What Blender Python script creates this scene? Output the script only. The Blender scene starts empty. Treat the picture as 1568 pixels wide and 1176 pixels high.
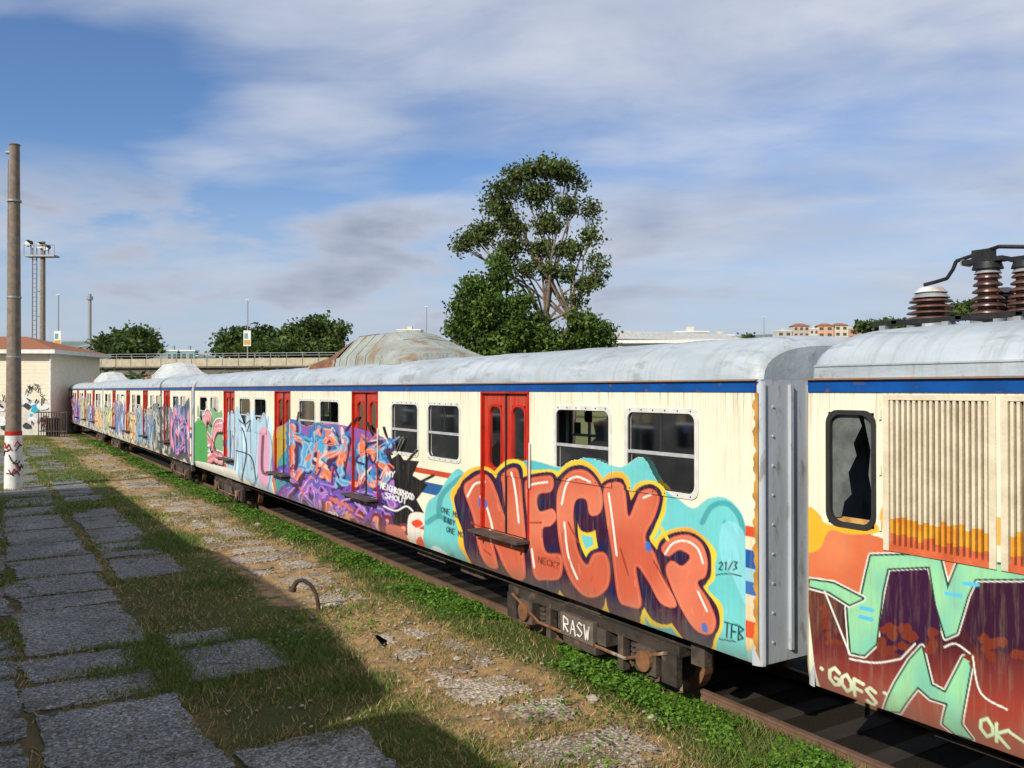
import bpy, math, random
import numpy as np
from mathutils import Vector
random.seed(7); rng=np.random.default_rng(7)
scene=bpy.context.scene
scene.view_settings.view_transform='Standard'; scene.view_settings.look='None'; scene.view_settings.exposure=0
TH=math.radians(32.0); S,C=math.sin(TH),math.cos(TH); F=1303.0; HZ=597.0; H=3.5; XS=6.2

def wp(u,v,d):
    r=(u-784)/F*d
    return Vector((S*d+C*r, C*d-S*r, H+(HZ-v)*d/F))
def lin(r,g,b):
    f=lambda c:(c/255/12.92 if c/255<=.04045 else ((c/255+.055)/1.055)**2.4)
    return (f(r),f(g),f(b))

# ---------------------------------------------------------------- materials
def newmat(name):
    m=bpy.data.materials.new(name); m.use_nodes=True
    nt=m.node_tree; b=nt.nodes['Principled BSDF']; return m,nt,b
def N(nt,t,**k):
    n=nt.nodes.new(t)
    for a,v in k.items(): setattr(n,a,v)
    return n
def pos(nt,scale=(1,1,1)):
    g=N(nt,'ShaderNodeTexCoord'); mp=N(nt,'ShaderNodeMapping'); mp.inputs['Scale'].default_value=scale
    nt.links.new(g.outputs['Object'],mp.inputs['Vector']); return mp.outputs[0]
def noise(nt,vec,scale,detail=6,rough=.6,dist=0):
    n=N(nt,'ShaderNodeTexNoise'); n.inputs['Scale'].default_value=scale; n.inputs['Detail'].default_value=detail
    n.inputs['Roughness'].default_value=rough; n.inputs['Distortion'].default_value=dist
    nt.links.new(vec,n.inputs['Vector']); return n.outputs['Fac']
def ramp(nt,fac,stops):
    r=N(nt,'ShaderNodeValToRGB'); e=r.color_ramp.elements
    while len(e)<len(stops): e.new(.5)
    for i,(p,c) in enumerate(stops):
        e[i].position=p; e[i].color=(c,c,c,1) if isinstance(c,(int,float)) else (*c,1)
    nt.links.new(fac,r.inputs[0]); return r.outputs[0]
def mix(nt,fac,a,b,mode='MIX'):
    m=N(nt,'ShaderNodeMixRGB',blend_type=mode)
    for s,x in ((0,fac),(1,a),(2,b)):
        if isinstance(x,(int,float)): m.inputs[s].default_value=x if s==0 else (x,x,x,1)
        elif isinstance(x,tuple): m.inputs[s].default_value=(*x,1)
        else: nt.links.new(x,m.inputs[s])
    return m.outputs[0]
def bump(nt,b,h,st,dist=.02):
    n=N(nt,'ShaderNodeBump'); n.inputs['Strength'].default_value=st; n.inputs['Distance'].default_value=dist
    nt.links.new(h,n.inputs['Height']); nt.links.new(n.outputs[0],b.inputs['Normal'])
def mat(name,c1,c2=None,scale=4,rough=.7,metal=0,bs=.2,sc=(1,1,1),lo=.35,hi=.65,spec=.3,c3=None,s3=20,bd=.02,t3=.56):
    m,nt,b=newmat(name); v=pos(nt,sc)
    c2=c2 or tuple(x*.7 for x in c1)
    f=noise(nt,v,scale); col=mix(nt,ramp(nt,f,[(lo,0.),(hi,1.)]),c1,c2)
    if c3: col=mix(nt,ramp(nt,noise(nt,v,s3),[(t3,0.),(t3+.1,1.)]),col,c3)
    nt.links.new(col,b.inputs['Base Color'])
    b.inputs['Roughness'].default_value=rough; b.inputs['Metallic'].default_value=metal
    b.inputs['Specular IOR Level'].default_value=spec
    if bs: bump(nt,b,noise(nt,v,scale*6,3),bs,bd)
    return m
CREAM=lin(240,232,206); RED=lin(190,45,28); BLUE=lin(14,78,152)
def MAn(nt,op,a,b_=None,c_=None):
    n=N(nt,'ShaderNodeMath',operation=op)
    for i,x in enumerate((a,b_,c_)):
        if x is None: continue
        if isinstance(x,(int,float)): n.inputs[i].default_value=x
        else: nt.links.new(x,n.inputs[i])
    return n.outputs[0]
def paintmat(name):
    m,nt,b=newmat(name); a=N(nt,'ShaderNodeAttribute',attribute_name='Col'); v=pos(nt)
    g1=ramp(nt,noise(nt,v,1.1,8,.7),[(.35,1.),(.75,.80)])
    col=mix(nt,1.,a.outputs['Color'],g1,'MULTIPLY')
    vs=pos(nt,(1,9,.7)); st=ramp(nt,noise(nt,vs,2.2,6,.7),[(.50,0.),(.8,.5)])
    col=mix(nt,st,col,(.28,.22,.15))
    sx=N(nt,'ShaderNodeSeparateXYZ'); tc=N(nt,'ShaderNodeTexCoord'); nt.links.new(tc.outputs['Object'],sx.inputs[0])
    tp=ramp(nt,MAn(nt,'MULTIPLY_ADD',sx.outputs[2],1.2,-3.2),[(.25,0.),(.95,1.)])
    dr=ramp(nt,noise(nt,pos(nt,(1,16,.5)),1.6,5,.7),[(.5,0.),(.68,.75)])
    col=mix(nt,mix(nt,1.,tp,dr,'MULTIPLY'),col,(.28,.19,.11))
    # dust and road dirt low on the skirt
    lo=ramp(nt,MAn(nt,'ADD',MAn(nt,'MULTIPLY',sx.outputs[2],.5),MAn(nt,'MULTIPLY',noise(nt,v,3,6,.7),.25)),[(.56,.45),(.72,0.)])
    col=mix(nt,lo,col,(.20,.17,.13))
    ch=ramp(nt,noise(nt,v,9,8,.75),[(.66,0.),(.69,.75)])
    col=mix(nt,ch,col,(.22,.13,.08))
    nt.links.new(col,b.inputs['Base Color']); b.inputs['Roughness'].default_value=.42; b.inputs['Specular IOR Level'].default_value=.35
    bump(nt,b,noise(nt,v,1.6,2,.5),.3,.03)
    return m
def roofmat(name,c1,c2):
    m=mat(name,c1,c2,1.6,.5,.1,.25,(1.5,.5,1.5),c3=tuple(x*.62 for x in c1),s3=3)
    nt=m.node_tree; b=nt.nodes['Principled BSDF']; old=b.inputs['Base Color'].links[0].from_socket
    st=ramp(nt,noise(nt,pos(nt,(.7,7,.7)),1.3,6,.7),[(.5,0.),(.72,.55)]); c=mix(nt,st,old,(.24,.24,.22))
    rs=ramp(nt,noise(nt,pos(nt),3.2,8,.75),[(.62,0.),(.68,.7)]); c=mix(nt,rs,c,(.30,.22,.15))
    nt.links.new(c,b.inputs['Base Color']); return m
M={}
M['paint']=paintmat('weathered_paint')
M['cream']=mat('cream_paint',CREAM,tuple(x*.8 for x in CREAM),2,.45,0,.1)
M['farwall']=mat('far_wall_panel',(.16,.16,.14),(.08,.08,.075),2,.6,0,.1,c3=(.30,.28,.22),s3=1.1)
M['blue']=mat('blue_paint',BLUE,tuple(x*.7 for x in BLUE),3,.45,0,.1,c3=(.12,.09,.08),s3=6,t3=.6)
M['roof']=roofmat('roof_silver',(.45,.50,.54),(.33,.38,.41))
M['silver']=mat('end_silver',(.50,.54,.59),(.38,.42,.46),1.5,.5,.1,.25,(1,1,.35),c3=(.29,.28,.27),s3=9)
M['frame']=mat('window_frame',(.74,.73,.68),(.6,.59,.54),5,.4,.1,.1)
M['alu']=mat('alu_bar',(.7,.7,.7),(.5,.5,.5),5,.35,.4,.1)
M['rubber']=mat('rubber',(.03,.03,.03),(.02,.02,.02),5,.8)
M['redp']=mat('red_paint',RED,tuple(x*.6 for x in RED),4,.45,0,.1)
M['rust']=mat('rust',(.24,.11,.05),(.11,.055,.03),6,.85,0,.4,c3=(.30,.26,.20),s3=4)
M['piperust']=mat('pipe_rust',(.10,.06,.04),(.05,.03,.022),6,.85,0,.4)
M['rusty']=mat('yellow_rust',(.55,.33,.10),(.30,.14,.05),6,.8,0,.3)
M['gutter']=mat('gutter_rust',(.20,.17,.14),(.30,.14,.05),6,.8,0,.3)
M['hump']=mat('hump_metal',(.33,.36,.33),(.24,.25,.22),2.5,.8,0,.5,c3=(.24,.17,.11),s3=2.0,bd=.05,t3=.53)
M['humpw']=mat('hump_white',(.55,.57,.57),(.44,.46,.46),2.5,.8,0,.4,c3=(.3,.2,.14),s3=1.3,t3=.58)
M['under']=mat('underframe',(.050,.040,.032),(.026,.022,.02),6,.85,0,.4,c3=(.12,.075,.05),s3=5)
M['under2']=mat('underframe_grey',(.095,.075,.06),(.04,.033,.028),6,.85,0,.4,c3=(.14,.09,.06),s3=4)
M['plate']=mat('side_plate',(.14,.115,.09),(.08,.06,.05),6,.8,0,.3)
M['dark']=mat('interior_dark',(.10,.10,.09),(.06,.06,.06),3,.8)
M['inter']=mat('interior_panel',(.5,.5,.45),(.35,.35,.32),3,.6)
M['seat']=mat('seat_vinyl',(.05,.12,.13),(.03,.06,.07),3,.6)
M['rail']=mat('rail_steel',(.17,.095,.06),(.22,.14,.10),8,.6,.3)
M['white']=mat('white_paint',(.75,.75,.72),(.6,.6,.58),5,.6)
M['ceramic']=mat('insulator_ceramic',(.13,.055,.035),(.06,.03,.025),8,.35,0,.1,spec=.5)
M['black']=mat('black_metal',(.03,.03,.032),(.015,.015,.016),8,.5,.3)
M['grey']=mat('grey_metal',(.35,.36,.37),(.25,.25,.26),8,.5,.3)
M['slat']=mat('grille_cream',(.72,.64,.48),(.56,.48,.34),5,.55)
M['slaty']=mat('grille_yellow',lin(232,170,50),lin(205,130,40),5,.5)
M['slato']=mat('grille_orange',lin(215,110,70),lin(180,85,50),5,.5)
M['slatb']=mat('grille_back',(.20,.14,.085),(.11,.08,.05),5,.8)
g,nt,b=newmat('window_glass')
nt.nodes.remove(b); o=nt.nodes['Material Output']
tr=N(nt,'ShaderNodeBsdfTransparent'); dc=ramp(nt,noise(nt,pos(nt),2.5,5,.6),[(.35,(.82,.86,.86)),(.7,(.40,.43,.42))]); nt.links.new(dc,tr.inputs[0])
gl=N(nt,'ShaderNodeBsdfGlossy'); gl.inputs['Roughness'].default_value=.05; gl.inputs[0].default_value=(.8,.8,.8,1)
fr=N(nt,'ShaderNodeFresnel'); fr.inputs[0].default_value=1.45
ms=N(nt,'ShaderNodeMixShader'); nt.links.new(fr.outputs[0],ms.inputs[0]); nt.links.new(tr.outputs[0],ms.inputs[1]); nt.links.new(gl.outputs[0],ms.inputs[2]); nt.links.new(ms.outputs[0],o.inputs[0])
M['glass']=g
def leafmat(name,tl=.35):
    m,nt,b=newmat(name); o=nt.nodes['Material Output']
    a=N(nt,'ShaderNodeAttribute',attribute_name='Col')
    nt.links.new(a.outputs['Color'],b.inputs['Base Color']); b.inputs['Roughness'].default_value=.55; b.inputs['Specular IOR Level'].default_value=.25
    t=N(nt,'ShaderNodeBsdfTranslucent'); nt.links.new(a.outputs['Color'],t.inputs[0])
    s=N(nt,'ShaderNodeMixShader'); s.inputs[0].default_value=tl
    nt.links.new(b.outputs[0],s.inputs[1]); nt.links.new(t.outputs[0],s.inputs[2]); nt.links.new(s.outputs[0],o.inputs[0]); return m
M['leaf']=leafmat('leaves'); M['grass']=leafmat('grass_blades',.3)
M['bark']=mat('bark',(.22,.165,.12),(.12,.09,.065),8,.9,0,.5)

# ---------------------------------------------------------------- mesh helpers
def empty(name,loc=(0,0,0)):
    e=bpy.data.objects.new(name,None); e.location=loc; e.empty_display_size=.3; scene.collection.objects.link(e); return e
def npmesh(name,V,Fc,mt,parent=None,col=None,smooth=False):
    V=np.ascontiguousarray(V,dtype=np.float32); Fc=np.ascontiguousarray(Fc,dtype=np.int32)
    me=bpy.data.meshes.new(name); n,k=Fc.shape
    me.vertices.add(len(V)); me.vertices.foreach_set('co',V.ravel())
    me.loops.add(n*k); me.loops.foreach_set('vertex_index',Fc.ravel())
    me.polygons.add(n); me.polygons.foreach_set('loop_start',np.arange(0,n*k,k,dtype=np.int32))
    me.update(calc_edges=True); me.validate()
    if col is not None:
        a=me.color_attributes.new('Col','FLOAT_COLOR','POINT')
        c=np.ones((len(V),4),dtype=np.float32); c[:,:3]=col; a.data.foreach_set('color',c.ravel())
    me.materials.append(mt); ob=bpy.data.objects.new(name,me); scene.collection.objects.link(ob)
    me.polygons.foreach_set('use_smooth',[smooth]*n)
    if parent: ob.parent=parent
    return ob
class MB:
    def __init__(s): s.v=[];s.f=[];s.m=[]
    def add(s,vs,fs,mi=0):
        o=len(s.v); s.v+= [tuple(p) for p in vs]; s.f+=[tuple(i+o for i in f) for f in fs]; s.m+=[mi]*len(fs)
    def box(s,x0,x1,y0,y1,z0,z1,mi=0):
        s.add([(x0,y0,z0),(x1,y0,z0),(x1,y1,z0),(x0,y1,z0),(x0,y0,z1),(x1,y0,z1),(x1,y1,z1),(x0,y1,z1)],
              [(0,3,2,1),(4,5,6,7),(0,1,5,4),(1,2,6,5),(2,3,7,6),(3,0,4,7)],mi)
    def cyl(s,p,q,r0,r1=None,n=12,mi=0):
        r1=r0 if r1 is None else r1; p=Vector(p);q=Vector(q); d=(q-p).normalized()
        a=d.orthogonal().normalized(); bb=d.cross(a); vs=[]
        for c,r in((p,r0),(q,r1)):
            for i in range(n):
                t=2*math.pi*i/n; vs.append(c+a*(r*math.cos(t))+bb*(r*math.sin(t)))
        fs=[(i,(i+1)%n,n+(i+1)%n,n+i) for i in range(n)]+[tuple(range(n-1,-1,-1)),tuple(range(n,2*n))]
        s.add(vs,fs,mi)
    def tube(s,pts,r,n=8,mi=0):
        rs=r if isinstance(r,(list,tuple)) else [r]*len(pts)
        for i in range(len(pts)-1): s.cyl(pts[i],pts[i+1],rs[i],rs[i+1],n,mi)
    def loft(s,secs,mi=0,close=False,caps=True):
        n=len(secs[0]); vs=[p for q in secs for p in q]; fs=[]
        for k in range(len(secs)-1):
            for i in range(n if close else n-1):
                j=(i+1)%n; fs.append((k*n+i,k*n+j,(k+1)*n+j,(k+1)*n+i))
        if caps: fs+=[tuple(range(n)),tuple(range((len(secs)-1)*n,len(secs)*n))[::-1]]
        s.add(vs,fs,mi)
    def ring(s,y0,y1,z0,z1,rad,w,x,dx,mi=0,k=5):
        def loop(g,r):
            r=max(r,.01); P=[]
            for cy,cz,a0 in((y1+g-r,z1+g-r,0),(y0-g+r,z1+g-r,90),(y0-g+r,z0-g+r,180),(y1+g-r,z0-g+r,270)):
                for i in range(k+1):
                    t=math.radians(a0+90*i/k); P.append((cy+r*math.cos(t),cz+r*math.sin(t)))
            return P
        o=loop(w*.5,rad+w*.4); i_=loop(-w*.5,rad); n=len(o)
        vs=[(x-dx,a,b) for a,b in o]+[(x-dx,a,b) for a,b in i_]+[(x,a,b) for a,b in o]+[(x+.03,a,b) for a,b in i_]
        fs=[]
        for i in range(n):
            j=(i+1)%n; fs+=[(i,j,n+j,n+i),(i,2*n+i,2*n+j,j),(n+i,n+j,3*n+j,3*n+i)]
        s.add(vs,fs,mi)
    def obj(s,name,mats,parent=None,smooth=False):
        me=bpy.data.meshes.new(name); me.from_pydata(s.v,[],s.f)
        for m in (mats if isinstance(mats,list) else [mats]): me.materials.append(m)
        me.polygons.foreach_set('material_index',s.m); 
        if smooth: me.polygons.foreach_set('use_smooth',[True]*len(me.polygons))
        me.update(); ob=bpy.data.objects.new(name,me); scene.collection.objects.link(ob)
        if smooth:
            try:
                bpy.context.view_layer.objects.active=ob; ob.select_set(True); bpy.ops.object.shade_smooth_by_angle(angle=math.radians(40)); ob.select_set(False)
            except Exception: pass
        if parent: ob.parent=parent
        return ob

# ---------------------------------------------------------------- painter
def cm(pts,n=6,closed=True):
    P=[np.array(p,float) for p in pts]; L=len(P); out=[]
    for i in range(L if closed else L-1):
        p0=P[(i-1)%L] if closed or i>0 else P[i]; p1=P[i]; p2=P[(i+1)%L]
        p3=P[(i+2)%L] if closed or i+2<L else p2
        for j in range(n):
            t=j/n; out.append(.5*((2*p1)+(-p0+p2)*t+(2*p0-5*p1+4*p2-p3)*t*t+(-p0+3*p1-3*p2+p3)*t**3))
    if not closed: out.append(P[-1])
    return out
GL={'N':[[(0,1),(0,0),(1,1),(1,0)]],'E':[[(1,0),(0,0),(0,1),(1,1)],[(0,.5),(.8,.5)]],'C':[[(1,.15),(.5,0),(0,.3),(0,.75),(.5,1),(1,.85)]],
'K':[[(0,0),(0,1)],[(1,0),(0,.55),(1,1)]],'G':[[(1,.15),(.5,0),(0,.3),(0,.75),(.5,1),(1,.85),(1,.55),(.6,.55)]],'O':[[(.5,0),(0,.3),(0,.7),(.5,1),(1,.7),(1,.3),(.5,0)]],
'F':[[(1,0),(0,0),(0,1)],[(0,.5),(.8,.5)]],'S':[[(1,.1),(.4,0),(0,.25),(1,.7),(.6,1),(0,.9)]],'R':[[(0,1),(0,0),(.9,.1),(.9,.4),(0,.5),(1,1)]],
'A':[[(0,1),(.5,0),(1,1)],[(.2,.65),(.8,.65)]],'W':[[(0,0),(.25,1),(.5,.3),(.75,1),(1,0)]],'T':[[(0,0),(1,0)],[(.5,0),(.5,1)]],
'B':[[(0,0),(0,1),(.9,.8),(.1,.5),(.9,.2),(0,0)]],'M':[[(0,1),(0,0),(.5,.6),(1,0),(1,1)]],'H':[[(0,0),(0,1)],[(1,0),(1,1)],[(0,.5),(1,.5)]],
'L':[[(0,0),(0,1),(1,1)]],'U':[[(0,0),(0,.8),(.5,1),(1,.8),(1,0)]],'Y':[[(0,0),(.5,.5),(1,0)],[(.5,.5),(.4,1)]],'Z':[[(0,0),(1,0),(0,1),(1,1)]],
'D':[[(0,0),(0,1),(.8,.8),(1,.4),(0,0)]],'I':[[(.5,0),(.5,1)]],'1':[[(.3,.2),(.6,0),(.6,1)]],'2':[[(0,.2),(.6,0),(1,.3),(0,1),(1,1)]],'3':[[(0,0),(1,.1),(.4,.45),(1,.8),(0,1)]],
'/':[[(1,0),(0,1)]],'X':[[(0,0),(1,1)],[(1,0),(0,1)]],' ':[], '?':[[(0,.1),(1,.1),(.4,.6)],[(.4,.9),(.4,1)]]}
class Paint:
    def __init__(s,U,V,col): s.U=U; s.V=V; s.c=col.copy(); s.a=np.zeros(len(U))
    def _idx(s,P,pad):
        P=np.array(P,float); return np.nonzero((s.U>P[:,0].min()-pad)&(s.U<P[:,0].max()+pad)&(s.V>P[:,1].min()-pad)&(s.V<P[:,1].max()+pad))[0]
    def _seg(s,idx,a,b):
        px=s.U[idx]-a[0]; py=s.V[idx]-a[1]; dx=b[0]-a[0]; dy=b[1]-a[1]; L=dx*dx+dy*dy+1e-9
        t=np.clip((px*dx+py*dy)/L,0,1); return np.hypot(px-t*dx,py-t*dy)
    def sds(s,strokes,r,pad):
        d=np.full(len(s.U),1e3)
        for P in strokes:
            idx=s._idx(P,r+pad)
            if len(idx)==0: continue
            for a,b in zip(P[:-1],P[1:]): d[idx]=np.minimum(d[idx],s._seg(idx,a,b)-r)
        return d
    def sdp(s,P,pad):
        d=np.full(len(s.U),1e3); idx=s._idx(P,pad)
        if len(idx)==0: return d
        dd=np.full(len(idx),1e3); ins=np.zeros(len(idx),bool); x=s.U[idx]; y=s.V[idx]
        for a,b in zip(P,list(P[1:])+[P[0]]):
            dd=np.minimum(dd,s._seg(idx,a,b))
            if a[1]!=b[1]:
                cnd=((a[1]>y)!=(b[1]>y))&(x<(b[0]-a[0])*(y-a[1])/(b[1]-a[1])+a[0]); ins^=cnd
        d[idx]=np.where(ins,-dd,dd); return d
    def fill(s,sd,c,soft=1.,op=1.,grad=None):
        al=np.clip(.5-sd/soft,0,1)*op; i=np.nonzero(al>0)[0]
        if len(i)==0: return
        cc=np.array(lin(*c))[None,:].repeat(len(i),0)
        if grad is not None:
            c2,f=grad; f=np.clip(f[i],0,1)[:,None]; cc=cc*(1-f)+np.array(lin(*c2))[None]*f
        s.c[i]=s.c[i]*(1-al[i,None])+cc*al[i,None]; s.a[i]=np.maximum(s.a[i],al[i])
    def poly(s,P,c,smooth=True,soft=1.,op=1.,grad=None):
        s.fill(s.sdp(cm(P) if smooth else P,3),c,soft,op,grad)
    def line(s,P,r,c,smooth=True,soft=1.,op=1.):
        s.fill(s.sds([cm(P,5,False) if smooth and len(P)>2 else P],r,3),c,soft,op)
    def text(s,t,u,v,w,h,r,c,gap=.35,dv=0,soft=1.):
        st=[]
        for k,ch in enumerate(t):
            for P in GL.get(ch,[]): st.append([(u+k*w*(1+gap)+x*w+ (1-y)*w*.15, v+y*h+(k*(1+gap)+x)*dv) for x,y in P])
        if st: s.fill(s.sds(st,r,3),c,soft)

def hash_noise(Y,Z,sc,seed):
    r=np.random.default_rng(seed); o=np.zeros(len(Y))
    for k in range(10):
        a=r.uniform(0,6.28); f=sc*r.uniform(.5,2.2); o+=np.sin((Y*math.cos(a)+Z*math.sin(a))*f+r.uniform(0,6.28))
    return o/3.2

def wild(p,y0,y1,z0,z1,fill1,fill2,outl,bg,seed,word=None,dark=(15,15,20),hl=.6,scr=5):
    rs=random.Random(seed); r=(z1-z0)
    top=[(y0+(y1-y0)*i/8,-(z1+rs.uniform(-.18,.2)*r)) for i in range(9)]
    bot=[(y1-(y1-y0)*i/8,-(z0+rs.uniform(-.1,.12)*r)) for i in range(9)]
    p.poly(top+bot,bg,soft=.02,grad=(tuple(min(255,x+40) for x in bg),hash_noise(p.U,p.V,2,seed)))
    word=word or ''.join(rs.choice('NECKSRAMBHOGWZ') for _ in range(max(2,int((y1-y0)/.8))))
    n=len(word); w=(y1-y0)/n; st=[]
    for k,ch in enumerate(word[::-1]):
        u=y0+k*w+.15*w
        for P in GL[ch]:
            st.append(cm([(u+(1-x)*w*.8+rs.uniform(-.16,.16)*w, -(z1-.12*r-y*r*.72+rs.uniform(-.09,.09)*r)) for x,y in P],4,False))
    rad=min(w*.15,r*.11)
    d=p.sds(st,rad,.3)
    sh=Paint(p.U+.05,p.V-.05,p.c); d2=sh.sds(st,rad+.02,.3)
    p.fill(d-.07,outl,.02); p.fill(d2-.02,dark,.02); p.fill(d-.025,dark,.02)
    p.fill(d,fill1,.02,grad=(fill2,hash_noise(p.U,p.V,3.5,seed+3)*1.2+.4))
    if hl: p.fill(np.abs(d+rad*.55)-.012,(240,240,235),.015,hl)
    for _ in range(int((y1-y0)*scr)):
        a=rs.uniform(y0,y1); bq=rs.uniform(z0,z1); p.fill(p.sds([[(a,-bq),(a+rs.uniform(-.3,.3),-(bq+rs.uniform(-.3,.3))),(a+rs.uniform(-.4,.4),-(bq+rs.uniform(-.3,.3)))]],rs.uniform(.015,.04),.05),rs.choice([outl,fill2,(230,230,230),dark,bg]),.02)

def stripes(p,Z):
    for z,w,c in((2.16,.042,(196,70,40)),(1.90,.09,(40,95,155)),(1.24,.05,(196,70,40))):
        al=(np.abs(Z-z)<w); p.c[al]=np.array(lin(*c))

def paintA(Y,Z,base):
    d=S*XS+C*Y; U=784+F*(C*XS-S*Y)/d; V=HZ+F*(H-Z)/d
    p=Paint(U,V,base); stripes(p,Z)
    W=Paint(Y,-Z,p.c)
    wild(W,26.4,29.9,1.05,2.65,(225,140,150),(200,110,120),(235,235,235),(120,170,120),5,'HEC')
    wild(W,21.3,25.9,1.0,2.75,(172,203,222),(182,208,226),(155,185,208),(168,202,220),9,'OIUO',(120,150,180),0,1.5)
    p.c=W.c; p.a=W.a
    p.poly([(296,652),(314,648),(318,700),(312,722),(297,712)],(70,160,80))
    p.poly([(398,660),(412,665),(410,742),(396,730)],(215,160,185))
    p.line([(403,668),(402,720),(415,726)],2.2,(120,70,100)); p.line([(372,655),(378,690),(370,735)],1.0,(30,30,40)); p.line([(362,690),(385,700),(392,735)],.9,(30,30,40)); p.line([(366,642),(376,650),(384,644),(380,660)],.9,(30,30,40))
    p.poly([(300,706),(330,712),(362,722),(362,742),(330,728),(300,716)],(225,225,215))
    p.poly([(418,668),(432,650),(450,642),(470,652),(500,648),(530,652),(560,660),(590,672),(598,700),(592,760),(604,830),(560,815),(480,792),(424,768)],(140,85,165),grad=((205,115,95),hash_noise(U,V,.05,4)))
    p.poly([(418,668),(440,648),(452,660),(440,700),(425,735)],(180,150,60)); p.poly([(424,705),(445,690),(450,750),(424,752)],(70,150,150))
    p.poly([(575,700),(594,682),(600,702),(612,694),(618,704),(642,706),(632,728),(655,742),(638,765),(652,790),(636,812),(612,806),(592,806),(576,776),(568,740)],(22,22,26),smooth=False)
    for a,b in(((600,695),(588,655)),((640,740),(664,728)),((610,690),(618,672)),((640,800),(662,806)),((625,705),(640,690)),((530,660),(545,640)),((455,650),(458,632)),((570,668),(560,648))): p.line([a,b],2.2,(22,22,26))
    rs=random.Random(3)
    def row(word,u0,v0,w,h,sl,r,f1,f2,ol,dk,sd,jit=.14):
        st=[]
        for k,ch in enumerate(word):
            for P in GL[ch]: st.append(cm([(u0+k*w+x*w*.86+rs.uniform(-jit,jit)*w+(1-y)*6, v0+y*h+(k+x)*sl+rs.uniform(-jit,jit)*h) for x,y in P],3,False))
        q=p.sds(st,r,14); wb=hash_noise(U,V,.25,sd)*1.6; q=q+wb
        p.fill(q-5,ol,1); sh=Paint(U-3,V-3,p.c).sds(st,r,14); p.fill(sh-2,dk,1)
        p.fill(q,f1,1,grad=(f2,hash_noise(U,V,.12,sd)*1.3+.4)); p.fill(np.abs(q+r*.5)-.6,(240,225,215),1,.55)
    row('ZARKSE',428,722,28,54,7,6,(150,95,185),(100,85,175),(85,70,150),(60,30,80),2,.2)
    row('DARLKS',444,662,25,60,4,5.5,(85,165,210),(226,118,82),(45,110,175),(70,30,70),8,.18)
    row('MCIX',500,775,28,32,9,5,(225,130,115),(200,100,85),(120,40,60),(90,30,50),3)
    for _ in range(90):
        a=rs.uniform(430,598); bq=rs.uniform(655,790)+(a-500)*.2; up_=bq<725+(a-500)*.2
        p.line([(a,bq),(a+rs.uniform(-12,12),bq+rs.uniform(-16,16)),(a+rs.uniform(-18,18),bq+rs.uniform(-18,18))],rs.uniform(.7,2.6),rs.choice([(70,170,215),(226,120,85),(226,120,85),(60,130,190),(235,200,190),(50,40,90)] if up_ else [(120,70,170),(90,90,190),(90,40,110),(205,110,100),(170,120,200)]))
    p.text('MY',592,722,5,8,.8,(235,235,235)); p.text('NEIGHBORHOOD',583,738,3.2,9,.75,(240,240,240),dv=1.2); p.text('SHOUT',590,754,5,8,.8,(240,240,240),dv=1.5)
    p.line([(588,775),(606,782),(622,775),(632,782)],1.2,(240,240,240)); p.text('RO',500,783,6,9,1.0,(240,240,240),dv=1)
    p.poly([(590,806),(612,806),(622,822),(622,842),(596,836)],(205,110,95)); p.poly([(626,790),(650,786),(655,800),(640,812),(660,830),(652,850),(628,842)],(235,225,215))
    p.poly([(630,800),(640,795),(648,802),(638,808)],(225,70,40)); p.poly([(635,830),(645,822),(650,846),(640,846)],(225,70,40))
    teal=(112,203,203)
    p.poly([(652,858),(650,800),(655,770),(672,755),(682,738),(700,718),(716,728),(740,740),(800,705),(860,715),(900,700),(950,715),(985,700),(1010,740),(1040,765),(1062,778),(1085,763),(1110,762),(1130,778),(1140,800),(1146,850),(1150,1030),(1000,1010),(800,930),(700,892)],teal,grad=((80,180,190),hash_noise(U,V,.02,6)*.7))
    for P in([(672,790),(676,760),(700,735),(712,730)],[(655,800),(672,790),(690,800)],[(1075,800),(1090,775),(1115,772),(1135,800),(1138,850)],[(1110,800),(1130,830),(1140,880)],[(690,850),(684,880),(668,860)]):
        p.line(P,4,(58,150,160),op=.8)
    p.poly([(1100,830),(1108,800),(1128,802),(1142,830),(1146,930),(1120,880),(1106,860)],(140,215,225),op=.8)
    p.poly([(650,846),(664,836),(680,846),(690,868),(650,862)],(210,235,235)); p.poly([(676,858),(700,858),(712,880),(680,874)],(60,120,120))
    L=[]
    def pl(P): L.append(cm(P,5))
    pl([(710,748),(722,733),(738,726),(752,742),(770,792),(765,745),(764,728),(782,716),(792,726),(797,780),(802,840),(804,880),(790,890),(776,878),(756,832),(762,868),(744,866),(732,836),(724,792)])
    pl([(799,742),(808,733),(842,728),(848,740),(843,753),(824,758),(826,782),(846,779),(852,793),(843,805),(831,810),(836,844),(858,848),(862,866),(856,886),(834,888),(818,884),(811,840),(803,790)])
    pl([(852,775),(856,745),(874,722),(898,720),(916,738),(923,766),(918,786),(903,788),(897,765),(882,766),(878,792),(884,838),(898,864),(908,848),(926,846),(934,868),(931,898),(912,914),(890,910),(868,878),(856,830)])
    pl([(924,750),(940,738),(956,746),(962,790),(972,770),(980,754),(998,748),(1010,760),(1003,790),(988,822),(1002,846),(1014,880),(1036,926),(1012,924),(992,890),(974,868),(982,926),(962,928),(946,916),(937,850),(929,800)])
    pl([(1012,838),(1030,822),(1054,819),(1074,832),(1083,858),(1080,882),(1068,892),(1084,918),(1096,950),(1088,970),(1066,966),(1046,938),(1030,905),(1019,872),(1028,858),(1044,866),(1056,852),(1040,842),(1022,852)])
    q=np.full(len(U),1e3)
    for P in L: q=np.minimum(q,p.sdp(P,34))
    def shifted(dx,dy,LL):
        sp=Paint(U-dx,V-dy,p.c); r_=np.full(len(U),1e3)
        for P in LL: r_=np.minimum(r_,sp.sdp(P,34))
        return r_
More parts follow.
